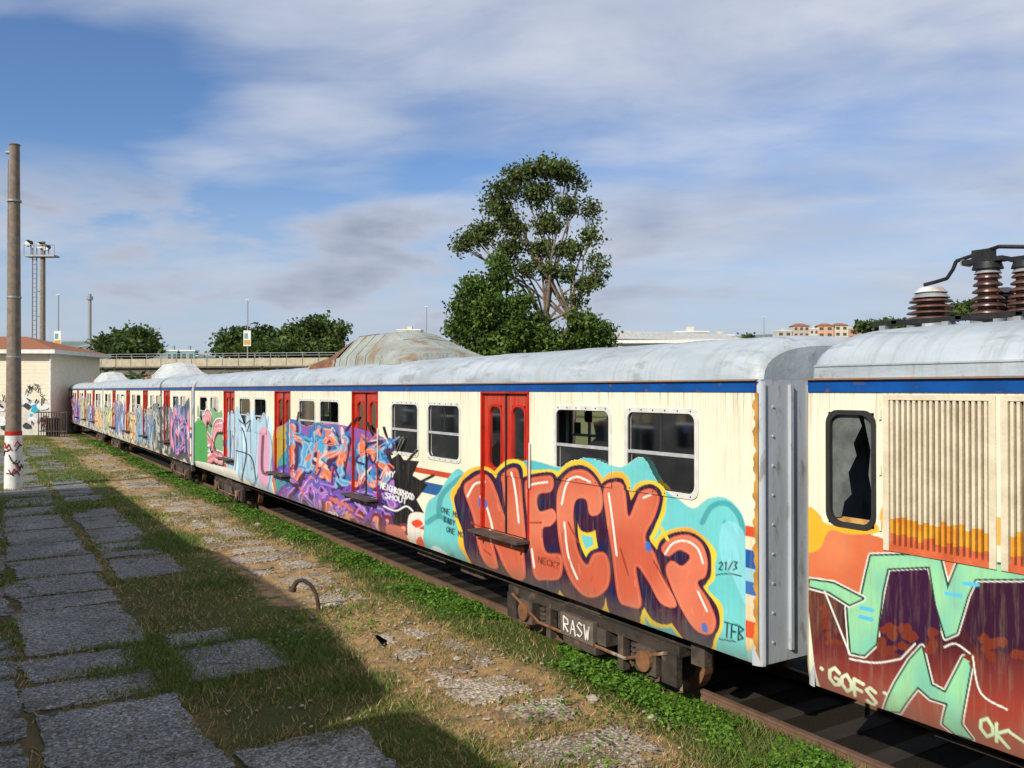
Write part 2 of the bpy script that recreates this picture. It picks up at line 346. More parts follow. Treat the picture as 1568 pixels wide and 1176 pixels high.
    qq=np.minimum(np.minimum(q,shifted(-5,10,L)),shifted(-10,20,L))
    wob=hash_noise(U,V,.09,11)*2.5
    p.fill(qq-12-wob,(232,205,60),1,grad=((235,160,60),hash_noise(U,V,.03,2)*.5+.15)); p.fill(qq-6-wob*.4,(58,24,54),1,grad=((30,34,74),hash_noise(U,V,.05,12)))
    p.fill(q-2.6,(60,24,52),1)
    p.fill(q,(200,94,68),1,grad=((218,120,90),hash_noise(U,V,.03,21)*.8+.3))
    p.fill(np.abs(q+3.2)-.6,(232,150,125),1,.45)
    for P in([(716,760),(726,742),(738,738)],[(736,760),(748,800),(752,830)],[(804,752),(814,742),(838,738)],[(860,772),(868,740),(885,730),(905,738)],[(864,800),(870,850),(884,886)],[(932,756),(938,800),(944,850)],[(1018,848),(1030,832),(1050,828),(1068,840),(1076,862)],[(985,762),(997,757)],[(780,724),(786,760),(790,800)],[(814,840),(818,868)],[(1068,905),(1082,935)]):
        p.line(P,1.5,(248,235,225))
    for P in([(722,800),(748,812)],[(812,800),(830,800)],[(870,800),(885,830)],[(950,840),(962,880)],[(1000,858),(1025,900)],[(742,842),(752,850)]): p.line(P,1.2,(160,55,42))
    for a,b in((737,770),(992,836),(1078,960)): p.poly([(a-4,b-6),(a+3,b-5),(a+5,b+7),(a-3,b+6)],(70,110,190))
    for _ in range(46):
        a=rs.uniform(715,1080); b=rs.uniform(740,900)+(a-715)*.1; i=p.sds([[(a,b),(a+rs.uniform(-3,3),b+rs.uniform(3,18))]],rs.uniform(.5,1.5),3); i=np.where(q<0,i,1e3); p.fill(i,rs.choice([(180,80,58),(225,135,105)]),1,.6)
    p.line([(1012,808),(1022,826)],2.5,(232,205,60)); 
    p.text('NECK?',824,852,5,9,.7,(90,30,30),dv=1.5)
    p.text('21/3',1100,860,5.5,12,1.1,(20,30,40)); p.line([(1096,880),(1114,878),(1134,882)],.9,(20,30,40))
    p.text('TFB',1108,952,8,22,1.3,(20,40,50),dv=2); p.line([(1100,978),(1125,982)],1.,(20,40,50))
    for k,t in enumerate(('ONE MORE','BABY','ONE MORE')): p.text(t,676+4*k,776+k*15,3.3,8,.7,(20,40,60),dv=1.2)
    e=(Y<5.72)&(Z<2.22)
    for z0,z1,c in((.8,1.02,(150,205,215)),(1.02,1.14,(222,200,150)),(1.14,1.30,(215,80,45)),(1.30,1.46,(222,200,160)),(1.46,1.56,(215,205,180)),(1.56,1.68,(60,110,175)),(1.68,1.80,(150,205,215)),(1.80,1.98,(35,90,160)),(1.98,2.11,(232,220,185)),(2.11,2.21,(215,80,45))): p.c[e&(Z>z0)&(Z<=z1)]=np.array(lin(*c))
    m=Y<5.61+.012*np.sin(Z*23)+.01*np.sin(Z*51); p.c[m]=np.array(lin(205,150,70))*(.7+.3*np.sin(Z[m]*9)[:,None]**2)
    return p.c,p.a

def paintB(Y,Z,base):
    d=S*XS+C*Y; d=np.maximum(d,.8); U=784+F*(C*XS-S*Y)/d; V=HZ+F*(H-Z)/d
    p=Paint(U,V,base)
    mint=(150,214,165)
    p.poly([(1225,812),(1240,800),(1262,812),(1278,808),(1310,812),(1345,822),(1400,838),(1480,852),(1580,868),(1700,900),(1700,1100),(1225,1000)],(214,112,72),grad=((228,135,90),hash_noise(U,V,.03,4)))
    p.poly([(1225,786),(1240,776),(1256,790),(1262,800),(1290,806),(1335,800),(1345,815),(1300,818),(1270,812),(1256,838),(1240,846),(1225,842)],(232,182,52))
    p.poly([(1352,775),(1400,782),(1500,790),(1600,800),(1600,842),(1480,828),(1400,820),(1352,812)],(228,170,55),op=.9)
    p.poly([(1225,890),(1245,886),(1300,906),(1318,916),(1338,850),(1430,846),(1450,905),(1470,862),(1568,868),(1720,900),(1760,1260),(1568,1170),(1400,1115),(1225,1055)],(70,28,38),smooth=False,grad=((150,62,50),(V-960-(U-1240)*.1)/90))
    p.poly([(1236,905),(1262,906),(1282,925),(1262,960),(1240,985)],(95,45,38))
    rs=random.Random(5)
    p.poly([(1225,890),(1234,900),(1244,1000),(1250,1052),(1225,1055)],(225,228,205),smooth=False)
    white=(235,238,228)
    def mp(P):
        q=p.sdp(P,12); p.fill(q-5,white,1); p.fill(q-3,(24,60,46),1); p.fill(q,mint,1,grad=((112,186,170),hash_noise(U,V,.04,4)*.7))
    # angular mint outline of the letters
    mp([(1333,851),(1437,849),(1450,902),(1466,862),(1600,866),(1600,886),(1492,886),(1480,912),(1463,968),(1447,975),(1432,925),(1423,867),(1358,870),(1350,905),(1340,985),(1322,1002),(1302,998),(1297,930),(1318,916),(1326,880)])
    mp([(1240,888),(1275,893),(1320,916),(1300,925),(1268,905),(1238,897)])
    mp([(1348,1088),(1372,1042),(1392,1010),(1410,990),(1424,1048),(1446,1060),(1474,1006),(1486,1012),(1468,1108),(1482,1132),(1456,1124),(1440,1108),(1450,1076),(1424,1068),(1404,1050),(1372,1090)])
    p.poly([(1362,874),(1419,871),(1432,925),(1440,965),(1404,988),(1385,1005),(1350,990),(1345,960),(1355,905)],(58,24,56),smooth=False); p.poly([(1496,892),(1600,892),(1600,1010),(1540,1000),(1490,985),(1474,960)],(55,22,46),smooth=False)
    for _ in range(44):
        a=rs.uniform(1345,1568); b2=rs.uniform(955,1000)+(a-1345)*.12
        i=[(a+rs.uniform(4,11)*math.cos(t),b2+rs.uniform(4,10)*math.sin(t)) for t in np.linspace(0,6.28,7)[:-1]]
        if not(1436<a<1480): p.poly(i,(118,48,32))
    for _ in range(10):
        a=rs.uniform(1250,1285); b2=rs.uniform(925,990); p.poly([(a+rs.uniform(3,7)*math.cos(t),b2+rs.uniform(3,7)*math.sin(t)) for t in np.linspace(0,6.28,7)[:-1]],(118,48,32))
    for P in([(1318,930),(1335,934)],[(1316,944),(1334,948)],[(1448,908),(1470,912)],[(1475,893),(1496,895)]): p.line(P,3.0,(90,190,225))
    for P in([(1300,1008),(1340,1014),(1378,1008)],[(1378,1008),(1400,985)],[(1445,990),(1462,985),(1484,1000)],[(1488,1004),(1500,1060),(1540,1085)],[(1262,905),(1300,1000)],[(1348,1095),(1372,1098)]): p.line(P,1.3,white)
    p.text('GOFS',1268,1018,14,26,2.6,(225,240,205),.3,dv=8); p.line([(1256,1022),(1258,1024)],2.4,(225,240,205)); p.line([(1352,1060),(1354,1061)],2.4,(225,240,205))
    p.text('OK',1498,1094,18,28,2.6,(205,235,190),.3,dv=10); p.line([(1544,1120),(1568,1137)],2.2,(205,235,190))
    e=Y>4.985; p.c[e]=np.array(lin(170,150,120))
    return p.c,p.a

PAL=[((110,90,190),(60,150,210),(230,160,190),(90,120,170)),((225,120,160),(120,80,170),(60,170,200),(50,60,90)),((120,125,120),(170,170,160),(60,100,130),(70,80,80)),
((90,160,200),(70,110,170),(235,215,120),(150,150,150)),((230,190,90),(220,150,60),(60,120,180),(190,190,170)),((60,120,190),(40,80,150),(225,80,70),(200,205,200)),((150,190,140),(220,200,100),(90,60,120),(200,190,190))]
def painter_far(seed,y0,y1):
    def f(Y,Z,base):
        p=Paint(Y,-Z,base); stripes(p,Z); rs=random.Random(seed); y=y0+.3; k=seed
        while y<y1-2:
            w=min(rs.uniform(3.2,6),y1-y-.2); c=PAL[k%len(PAL)]; k+=1
            wild(p,y,y+w,1.0,rs.uniform(2.35,3.0),c[0],c[1],c[2],c[3],seed*17+k); y+=w+rs.choice([0,.05,.6])
        return p.c,p.a
    return f
def painter_none(Y,Z,base):
    p=Paint(Y,-Z,base); stripes(p,Z); return p.c,p.a

# ---------------------------------------------------------------- car builder
BOT=.90; TOPW=3.48; WID=2.9
def edges(parts,holes,lo,hi):
    a=[lo,hi]
    for s0,s1,st in parts: a+=list(np.arange(s0,s1,st))
    for h in holes: a+=[h[0],h[1]]
    a=np.unique(np.round(np.array(a),4)); return a[(a>=lo)&(a<=hi)]
def pgrid(name,ys,zs,x,holes,painter,base,oy,parent,mt=None,only_alpha=False):
    Yg,Zg=np.meshgrid(ys,zs,indexing='ij'); Yr=Yg.ravel(); Zr=Zg.ravel()
    col,a=painter(Yr+oy,Zr,np.tile(np.array(base),(len(Yr),1)))
    ny,nz=len(ys),len(zs); I,J=np.meshgrid(np.arange(ny-1),np.arange(nz-1),indexing='ij')
    cy=(ys[:-1]+ys[1:])/2; cz=(zs[:-1]+zs[1:])/2; keep=np.ones((ny-1,nz-1),bool)
    for h in holes: keep&=~(((cy>h[0])&(cy<h[1]))[:,None]&((cz>h[2])&(cz<h[3]))[None,:])
    v0=I*nz+J; Fq=np.stack([v0,v0+1,v0+nz+1,v0+nz],-1)
    if only_alpha:
        A=a.reshape(ny,nz); keep&=(A[:-1,:-1]+A[1:,1:]+A[1:,:-1]+A[:-1,1:])/4>.5
    Fq=Fq[keep]
    if len(Fq)==0: return
    xx=np.full(len(Yr),float(x)); xx+=np.where(Zr<1.12,(1.12-Zr)**2*.9,0)
    Vt=np.stack([xx,Yr,Zr],-1)
    return npmesh(name,Vt,Fq,mt or M['paint'],parent,col)
def roofprof(k=1.,grow=0,n=18,zk=1.):
    P=[]
    for i in range(n+1):
        t=math.pi*i/n; c,s_=math.cos(t),math.sin(t)
        P.append((1.45-(1.47+grow)*k*math.copysign(abs(c)**.62,c), 3.585+(.47+grow)*zk*abs(s_)**.85))
    return P
def bogie(mb,yb):
    for xs in (.22,2.48):
        mb.box(xs,xs+.2,yb-1.75,yb+1.75,.60,.72,0); mb.box(xs-.02,xs+.22,yb-.5,yb+.5,.40,.60,1)
        mb.box(xs-.05,xs+.25,yb-.34,yb+.34,.26,.42,1)
        for s in(-1.25,1.25):
            mb.box(xs-.04,xs+.24,yb+s-.17,yb+s+.17,.30,.60,1); mb.cyl((xs-.09,yb+s,.45),(xs-.03,yb+s,.45),.12,n=14,mi=2)
            for o in(-.3,.3):
                for k in range(4): mb.cyl((xs+.1,yb+s+o,.34+k*.06),(xs+.1,yb+s+o,.37+k*.06),.085,n=10,mi=1)
                mb.cyl((xs+.1,yb+s+o,.3),(xs+.1,yb+s+o,.6),.05,n=8)
        for k in range(5): mb.box(xs+.02,xs+.16,yb-.42+k*.03,yb+.42-k*.03,.62+k*.04,.65+k*.04,1)
        for s in(-.75,.75): mb.box(xs,xs+.1,yb+s-.05,yb+s+.05,.2,.6,1)
        mb.tube([(xs-.03,yb-1.6,.62),(xs-.05,yb-.9,.38),(xs-.05,yb+.9,.38),(xs-.03,yb+1.6,.62)],.02,6,2)
        for s in(-1.62,1.62): mb.box(xs-.03,xs+.05,yb+s-.12,yb+s+.12,.28,.62,0)
    for s in(-1.25,1.25):
        mb.cyl((.2,yb+s,.45),(2.7,yb+s,.45),.07)
        for x in(.68,2.10): mb.cyl((x,yb+s,.45),(x+.13,yb+s,.45),.43,.43,28,2); mb.cyl((x-.02,yb+s,.45),(x-.005,yb+s,.45),.3,.3,24,0)
    mb.box(.4,2.5,yb-.3,yb+.3,.5,.8)
IM=[mat('poster_red',(.45,.03,.03)),mat('poster_white',(.6,.6,.58)),mat('poster_blue',(.05,.15,.35)),mat('poster_green',(.1,.3,.2))]
def build_car(name,x,y0,L,wins,doors,painter,parts,zst,hump=None,humpm=None,rot=0,hres=.02,extra=None,bog=(3.05,3.75),lip=False,hz=.78,hw=1.12,facet=False):
    root=empty(name,(x,y0,0)); root.rotation_euler=(0,0,rot)
    W=[(a-y0,b-y0,z0,z1) for a,b,z0,z1 in wins]; D=[(a-y0,b-y0) for a,b in doors]
    holes=W+[(a,b,1.5,3.45) for a,b in D]+[(h[0]-y0,h[1]-y0,h[2],h[3]) for h in (extra or [])]
    ys=edges([(a-y0,b-y0,s) for a,b,s in parts],holes,0,L)
    zs=edges([(BOT,TOPW,zst)],[(h[2],h[3]) for h in holes],BOT,TOPW)
    pgrid('side_wall',ys,zs,0,holes,painter,CREAM,y0,root)
    fr=MB(); gl=MB()
    for k,(a,b) in enumerate(D):
        m=(a+b)/2; lw=[]
        for l0,l1 in((a,m-.006),(m+.006,b)):
            c=(l0+l1)/2; lw.append((c-.17,c+.17,2.38,3.28))
        yy=edges([(a,b,hres)],lw,a,b); zz=edges([(1.5,3.45,zst)],[(2.38,3.28)],1.5,3.45)
        pgrid('door_leaf',yy,zz,.045,lw,painter,RED,y0,root)
        for j,h in enumerate(lw):
            fr.ring(h[0],h[1],h[2],h[3],.11,.035,.045,.01,2)
            if (j+k)%2==0: gl.add([(.06,h[0],h[2]),(.06,h[1],h[2]),(.06,h[1],h[3]),(.06,h[0],h[3])],[(0,1,2,3)])
            else: gl.add([(.06,h[0],h[2]+.3),(.06,h[0]+.12,h[2]+.42),(.06,h[1]-.06,h[2]+.28),(.06,h[1],h[2]+.55),(.06,h[1],h[3]),(.06,h[0],h[3])],[(0,1,2,3,4,5)])
        fr.box(.02,.043,m-.012,m+.012,1.5,3.45,1); fr.box(-.012,.05,a-.035,a,1.5,3.46,2); fr.box(-.012,.05,b,b+.035,1.5,3.46,2)
        fr.box(-.012,.05,a-.035,b+.035,3.45,3.475,2); fr.box(-.22,0.04,a-.05,b+.05,1.455,1.49,3); 
        for yy_ in(a+.1,b-.1): fr.box(-.2,0,yy_-.015,yy_+.015,1.40,1.455,3)
        fr.cyl((-.03,a-.08,2.2),(-.03,a-.08,2.8),.012,n=6,mi=0)
    for i,w in enumerate(W):
        if w[1]-w[0]<.6:
            fr.ring(*w,.1,.04,0,.012,1); continue
        fr.ring(*w,.09,.055,0,.014,0); fr.ring(w[0]+.026,w[1]-.026,w[2]+.026,w[3]-.026,.07,.02,0,-.002,1)
        zm=w[2]+.47*(w[3]-w[2]); fr.box(-.004,.03,w[0]+.03,w[1]-.03,zm-.018,zm+.018,4); fr.box(.01,.03,w[0]+.04,w[1]-.04,zm-.035,zm-.018,1)
        if i%2==0: ym=(w[0]+w[1])/2; fr.box(.01,.03,ym-.012,ym+.012,zm,w[3]-.03,1)
        nb=6
        for j in range(nb):
            yb_=w[0]+.08+(w[1]-w[0]-.16)*j/(nb-1)
            for zb in(w[2],w[3]): fr.cyl((-.022,yb_,zb),(-.012,yb_,zb),.008,n=6,mi=1)
        gl.add([(.022,w[0]+.02,w[2]+.02),(.022,w[1]-.02,w[2]+.02),(.022,w[1]-.02,zm),(.022,w[0]+.02,zm)],[(0,1,2,3)])
        if (i*7+3)%5>1: gl.add([(.016,w[0]+.02,zm),(.016,w[1]-.02,zm),(.016,w[1]-.02,w[3]-.02),(.016,w[0]+.02,w[3]-.02)],[(0,1,2,3)])
        elif i%2: gl.add([(.016,w[0]+.02,zm),(.016,w[0]+.5,zm),(.016,w[0]+.3,zm+.12),(.016,w[0]+.36,zm+.3),(.016,w[0]+.02,w[3]-.1)],[(0,1,2,3,4)])
        pgrid('overpaint',np.arange(w[0]-.03,w[1]+.03,hres),np.arange(w[2]-.03,w[3],zst),-.017,[],painter,CREAM,y0,root,only_alpha=True)
    for (a,b) in D: pgrid('overpaint',np.arange(a-.03,b+.03,hres),np.arange(2.3,3.3,zst),.033,[],painter,RED,y0,root,only_alpha=True)
    fr.obj('window_and_door_frames',[M['frame'],M['rubber'],M['redp'],M['under2'],M['alu']],root)
    if gl.v: gl.obj('glass',M['glass'],root)
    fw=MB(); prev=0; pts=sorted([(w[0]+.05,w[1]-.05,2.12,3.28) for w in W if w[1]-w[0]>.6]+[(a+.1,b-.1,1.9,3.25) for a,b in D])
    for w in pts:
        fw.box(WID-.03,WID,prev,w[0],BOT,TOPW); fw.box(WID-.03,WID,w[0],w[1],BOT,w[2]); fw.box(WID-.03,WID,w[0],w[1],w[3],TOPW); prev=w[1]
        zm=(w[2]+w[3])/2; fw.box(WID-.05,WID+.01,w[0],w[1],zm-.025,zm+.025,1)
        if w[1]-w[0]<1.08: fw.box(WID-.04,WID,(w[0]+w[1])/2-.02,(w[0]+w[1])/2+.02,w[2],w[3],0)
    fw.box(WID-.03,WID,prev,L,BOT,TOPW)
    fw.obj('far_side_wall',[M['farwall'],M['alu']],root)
    b=MB()
    b.box(-.014,.0,0.02,L-.02,TOPW,3.585,0); b.box(WID,WID+.014,.02,L-.02,TOPW,3.585,0)
    b.obj('blue_band',M['blue'],root)
    b=MB(); b.box(-.045,-.001,0.0,L,3.585,3.60); b.box(WID+.001,WID+.045,0,L,3.585,3.60); b.obj('gutter',M['gutter'],root)
    r=MB(); st=[(0,.93,.74),(.04,.955,.85),(.12,.98,.94),(.28,.995,.99),(.5,1,1)]; yy=[(s,k,zk) for s,k,zk in st]+[(L-s,k,zk) for s,k,zk in st[::-1]]
    r.loft([[(px,y,pz+.016) for px,pz in roofprof(k,zk=zk)] for y,k,zk in yy],0)
    ysm=np.arange(1.5,L-1,2.05)
    for yq in ysm: r.loft([[(px,y,pz+.016) for px,pz in roofprof(1,g_)] for y,g_ in((yq,0),(yq+.006,.009),(yq+.03,.009),(yq+.036,0))],0,caps=False)
    if lip: r.box(-.03,.02,.1,L-.1,3.70,3.715); r.box(-.02,.03,.1,L-.1,3.60,3.70)
    r.obj('roof',M['roof'],root,True)
    e=MB()
    for ya,yb_ in((0,.05),(L-.05,L)):
        e.box(.04,1.05,ya,yb_,BOT,3.6); e.box(1.85,2.86,ya,yb_,BOT,3.6); e.box(1.05,1.85,ya,yb_,3.1,3.6); e.box(1.05,1.85,ya+.01,yb_-.01,1.15,3.1,1)
    e.box(.42,.46,-.035,0,1.,3.55); e.box(.7,.74,-.03,0,1.,3.55)
    for k in range(9): e.cyl((.2,-.012,1.1+k*.28),(.2,0,1.1+k*.28),.012,n=6)
    for xq in(0,WID):
        sg=1 if xq==0 else -1
        for ya,sy in((0.,1),(L,-1)):
            secs=[[(xq+sg*(.075-.075*math.cos(t)),ya+sy*(.075-.1*math.sin(t)),z) for t in np.linspace(0,math.pi/2,7)] for z in(BOT,3.58)]
            e.loft(secs,0,caps=False)
    e.obj('end_wall',[M['silver'],M['dark'],M['silver']],root,True)
    g_=MB()
    for k in range(5): g_.box(.85,2.05,-.04-k*.055,-.015-k*.055,1.1,3.3)
    g_.obj('gangway_bellows',M['rubber'],root)
    f=MB(); f.box(.03,WID-.03,.05,L-.05,1.18,1.24,0); f.box(.08,WID-.08,0.05,L-.05,BOT+.04,1.0,1)
    f.box(.05,WID-.05,.05,L-.05,3.5,3.55,2)
    rs=random.Random(int(y0*10)+5)
    for w in W:
        for xx in(.1,1.9):
            f.box(xx,xx+.85,w[0]-.15,w[0]+.02,1.24,2.5,3); f.box(xx,xx+.85,w[0]+.02,w[0]+.45,1.55,1.7,3)
        f.cyl((1.0,w[0]+.1,2.5),(1.0,w[0]+.1,3.5),.018,n=6,mi=2)
        for _ in range(4):
            yq=rs.uniform(w[0]-.4,w[1]+.2); zq=rs.uniform(2.2,3.1); s_=rs.uniform(.1,.35); f.box(WID-.045,WID-.035-rs.uniform(0,.004),yq,yq+s_,zq,zq+s_*1.1,4+rs.randrange(4))
    for a,b2 in D:
        for yq in(a-.2,b2+.2):
            f.cyl((.5,yq,1.24),(.5,yq,3.5),.02,n=6,mi=2); f.box(.06,.5,yq-.01,yq+.01,1.24,2.7,2); f.box(2.4,2.84,yq-.01,yq+.01,1.24,2.7,2)
    f.obj('floor_and_interior',[M['dark'],M['under'],M['inter'],M['seat']]+IM,root)
    u=MB(); u.box(.25,2.65,2,L-2,.80,.94,0)
    bogie(u,bog[0]); bogie(u,L-bog[1])
    y=bog[0]+3.
    rs=random.Random(int(L*10)+len(W))
    while y<L-8:
        w_=rs.uniform(.4,1.5); u.box(.5+rs.uniform(0,.3),1.3,y,y+w_,rs.uniform(.42,.6),.82,rs.choice([0,0,1])); y+=w_+rs.uniform(.3,1.3)
    u.box(1.2,1.7,-.25,.3,.9,1.1,0)
    u.cyl((.45,1,.80),(.45,L-1,.80),.03,n=6,mi=1); u.cyl((.3,1,.72),(.3,L-1,.74),.015,n=6,mi=0)
    u.box(.2,.3,.9,1.1,.6,.9,1)
    u.tube([(1.3,-.05,1.0),(1.25,-.2,.7),(1.3,-.4,.75)],.03,8,0); u.tube([(.9,-.02,1.0),(.9,-.2,.62),(.9,-.45,.95)],.025,8,0)
    u.obj('bogies_and_underframe',[M['under'],M['under2'],M['rust']],root)
    if hump:
        h0,h1=hump; c=1.45; mb=MB()
        if facet:
            PR=((-1,0),(-.96,.30),(-.5,.90),(0,1),(.5,.90),(.96,.30),(1,0))
            T=((0,.97,.04),(.015,1,.30),(.10,1,.45),(.33,.86,.97),(.68,.84,1.0),(.97,1,.40),(.985,1,.30),(1,.97,.04))
        else:
            PR=((-1,0),(-.97,.35),(-.74,.70),(-.38,.93),(0,1),(.38,.93),(.74,.70),(.97,.35),(1,0))
            T=((0,.9,.04),(.02,.98,.2),(.13,1,.55),(.26,.97,.88),(.36,.9,1),(.74,.9,1),(.88,.97,.82),(.96,1,.45),(1,.9,.04))
        def sec(t,wk,zk,g_=0): return [(c+a*(hw*wk+g_),h0+(h1-h0)*t,3.98+b_*(hz*zk+g_)) for a,b_ in PR]
        mb.loft([sec(*q) for q in T])
        def lerpT(t):
            for A_,B_ in zip(T[:-1],T[1:]):
                if A_[0]<=t<=B_[0]:
                    f_=(t-A_[0])/(B_[0]-A_[0]); return (t,A_[1]+(B_[1]-A_[1])*f_,A_[2]+(B_[2]-A_[2])*f_)
        for t in(.22,.40,.50,.60,.68):
            mb.loft([sec(*lerpT(t),.012),sec(*lerpT(t+.008),.012)],caps=False)
        mb.obj('roof_ventilation_hump',humpm or M['hump'],root)
        mb=MB(); q0=sec(*lerpT(.72),.014); q1=sec(*lerpT(.96),.014)
        i0=1; i1=2
        mb.add([q0[i0],q1[i0],q1[i1],q0[i1],q0[0],q1[0]],[(0,1,2,3),(4,5,1,0)])
        mb.obj('rust_panel',M['rust'],root)
    return root

ZW0,ZW1=2.40,3.28
winA=[(6.36,7.48),(7.76,8.88),(11.4,12.52),(12.86,13.96),(16.55,17.7),(18.0,19.12),(21.75,22.85),(23.25,24.4),(26.9,28.0),(28.4,29.5)]
doorA=[(9.52,10.74),(14.6,15.82),(19.8,21.0),(25.0,26.2)]
carA=build_car('train_car',XS,5.56,24.76,[(a,b,ZW0,ZW1) for a,b in winA],doorA,paintA,
   [(5.56,11.5,.0095),(11.5,16,.015),(16,21,.022),(21,30.3,.035)],.0125,hump=(8.7,14.1),hres=.012,facet=True)
for k,(y0,sd,hp) in enumerate(((30.85,1,(7.3,12.8)),(56.2,4,(4.5,11.5)))):
    off=y0-5.56
    build_car('train_car',XS,y0,24.8,[(a+off,b+off,ZW0,ZW1) for a,b in winA],[(a+off,b+off) for a,b in doorA],painter_far(sd,y0,y0+24.8),
       [(y0,y0+24.8,.05+.02*k)],.03,hump=hp,humpm=M['humpw'],hres=.06,facet=True)
off=81.5-5.56
build_car('train_car',XS-.1,81.5,24.8,[(a+off,b+off,ZW0,ZW1) for a,b in winA],[(a+off,b+off) for a,b in doorA],painter_far(6,81.5,106.3),[(81.5,106.3,.1)],.05,rot=math.radians(2.0),hres=.1)
yB0=-19.8; LB=24.8
winB=[(4.335,4.777,2.36,3.31)]+[(a-14.5,b-14.5,ZW0,ZW1) for a,b in winA[:4]]
grl=[(3.375,4.215,2.24,3.44),(2.44,3.28,2.24,3.44),(1.50,2.34,2.24,3.44)]
carB=build_car('power_train_car',XS,yB0,LB,winB,[(-5.0,-3.8)],paintB,[(yB0,2.2,.15),(2.2,5.0,.0075)],.0085,hres=.01,extra=grl,lip=True)
gm=MB()
for a,b_,z0,z1 in grl:
    a-=yB0;b_-=yB0
    gm.box(.03,.04,a,b_,z0,z1,3)
    for y_a,y_b in((a-.03,a+.02),(b_-.02,b_+.03)): gm.box(-.015,.03,y_a,y_b,z0-.03,z1+.02,0)
    gm.box(-.014,.03,a+.02,b_-.02,z1-.02,z1+.02,0); gm.box(-.014,.03,a+.02,b_-.02,z0-.03,z0+.02,2)
    n=17
    for k in range(n):
        y=a+.045+(b_-a-.09)*k/(n-1); j1=random.uniform(-.03,.03); j2=random.uniform(-.03,.03); bx=random.uniform(-.002,.002)
        for za,zb,mi in((z0+.02,2.34+j1,2),(2.34+j1,2.48+j2,1),(2.48+j2,z1-.02,0)): gm.box(-.008,.022,y-.0115+bx,y+.0115+bx,za,zb,mi)
gm.obj('ventilation_grille',[M['slat'],M['slaty'],M['slato'],M['slatb']],carB)
hb=MB()
for z in(3.3,2.85,2.4): hb.box(-.02,0,4.262-yB0,4.28-yB0,z-.04,z+.04,0)
hb.obj('hinges',M['cream'],carB)
sh=MB(); a,b_=4.34-yB0,4.77-yB0
sh.add([(.03,b_,2.40),(.03,b_-.10,2.42),(.03,b_-.13,2.55),(.03,b_-.20,2.62),(.03,b_-.17,2.8),(.03,b_-.25,2.95),(.03,b_-.22,3.05),(.03,b_-.30,3.2),(.03,b_-.26,3.3),(.03,b_,3.3)],[tuple(range(10))])
sh.add([(.032,a,2.37),(.032,a+.03,2.6),(.032,a+.07,2.8),(.032,a+.05,3.0),(.032,a+.12,3.3),(.032,a,3.3)],[tuple(range(6))])
sh.obj('broken_pane',mat('dirty_glass',(.15,.165,.155),(.08,.09,.085),6,.15,spec=.5),carB)
sb=MB(); sb.box(.05,.06,a,b_,2.36,2.42); sb.obj('pane_seal',M['rusty'],carB)
rg=MB(); ly=lambda y:y-yB0
def insul(xc,yc,z0,z1,r,n):
    rg.cyl((xc,yc,z0-.08),(xc,yc,z0),r*.95,r*.95,16,1)
    h=(z1-z0)/n
    for k in range(n):
        z=z0+k*h; rg.cyl((xc,yc,z),(xc,yc,z+h*.35),r*.55,r*.55,16,0); rr=r*(1-.05*k)
        rg.cyl((xc,yc,z+h*.3),(xc,yc,z+h*.55),rr,rr*.97,20,0); rg.cyl((xc,yc,z+h*.55),(xc,yc,z+h),rr*.97,r*.5,20,0)
    rg.cyl((xc,yc,z1),(xc,yc,z1+.05),r*.75,r*.55,16,1)
i1=ly(4.74); i2=ly(4.2); i3=ly(3.88)
insul(1.45,i1,4.15,4.37,.225,4); insul(1.45,i2,4.16,4.54,.15,6); insul(1.5,i3,4.16,4.52,.17,6); insul(1.9,ly(4.3),4.14,4.4,.14,5); insul(1.45,ly(3.2),4.18,4.56,.17,6)
rg.cyl((1.45,i1,4.42),(1.45,i1,4.47),.15,.10,16,3)
rg.cyl((1.45,i2,4.58),(1.45,i2,4.64),.13,.11,14,2); rg.cyl((1.5,i3,4.56),(1.5,i3,4.62),.13,.11,14,2)
rg.tube([(1.42,i1+.05,4.50),(1.45,i1-.05,4.52),(1.45,i1-.16,4.54),(1.45,i1-.22,4.62),(1.45,i1-.25,4.69),(1.45,i2+.1,4.73),(1.45,i2-.1,4.77),(1.5,i3+.0,4.74),(1.55,i3-.2,4.64),(1.6,i3-.5,4.6)],.018,8,2)
rg.box(1.38,1.52,i2-.16,i2+.2,4.64,4.68,2); rg.box(1.4,1.5,i2-.05,i2+.12,4.68,4.76,2); rg.box(1.42,1.56,i3-.3,i3+.12,4.62,4.66,2)
rg.cyl((1.4,i2+.2,4.66),(1.52,i2+.2,4.66),.03,.03,8,1)
for xx in(.85,2.05): 
    rg.box(xx,xx+.06,ly(1.0),ly(4.96),4.09,4.13,2)
    for q in np.arange(1.2,5,.6): rg.box(xx-.02,xx+.08,ly(q),ly(q)+.06,3.95,4.09,1)
for q in(1.5,2.6,3.6,4.1,4.7): rg.box(.85,2.1,ly(q),ly(q)+.05,4.10,4.14,2)
for xx in(1.0,1.9): rg.tube([(xx,ly(3.4),4.2),(xx,ly(1.6),4.42),(xx,ly(-.2),4.25)],.03,8,2)
rg.tube([(.7,ly(1.5),4.46),(2.2,ly(1.5),4.46)],.03,8,2)
rg.obj('pantograph_and_insulators',[M['ceramic'],M['grey'],M['black'],M['humpw']],carB,True)

XC=-4.55
build_car('train_car',XC,6.8,24.8,[(a+1.24,b+1.24,ZW0,ZW1) for a,b in winA],[(a+1.24,b+1.24) for a,b in doorA],painter_none,[(6.8,31.6,.5)],.2,hump=(-.1,10.9),hres=.2)
build_car('train_car',XC,-18.5,24.8,[(a-24.06,b-24.06,ZW0,ZW1) for a,b in winA],[(a-24.06,b-24.06) for a,b in doorA],painter_none,[(-18.5,6.3,.5)],.2,hres=.2)

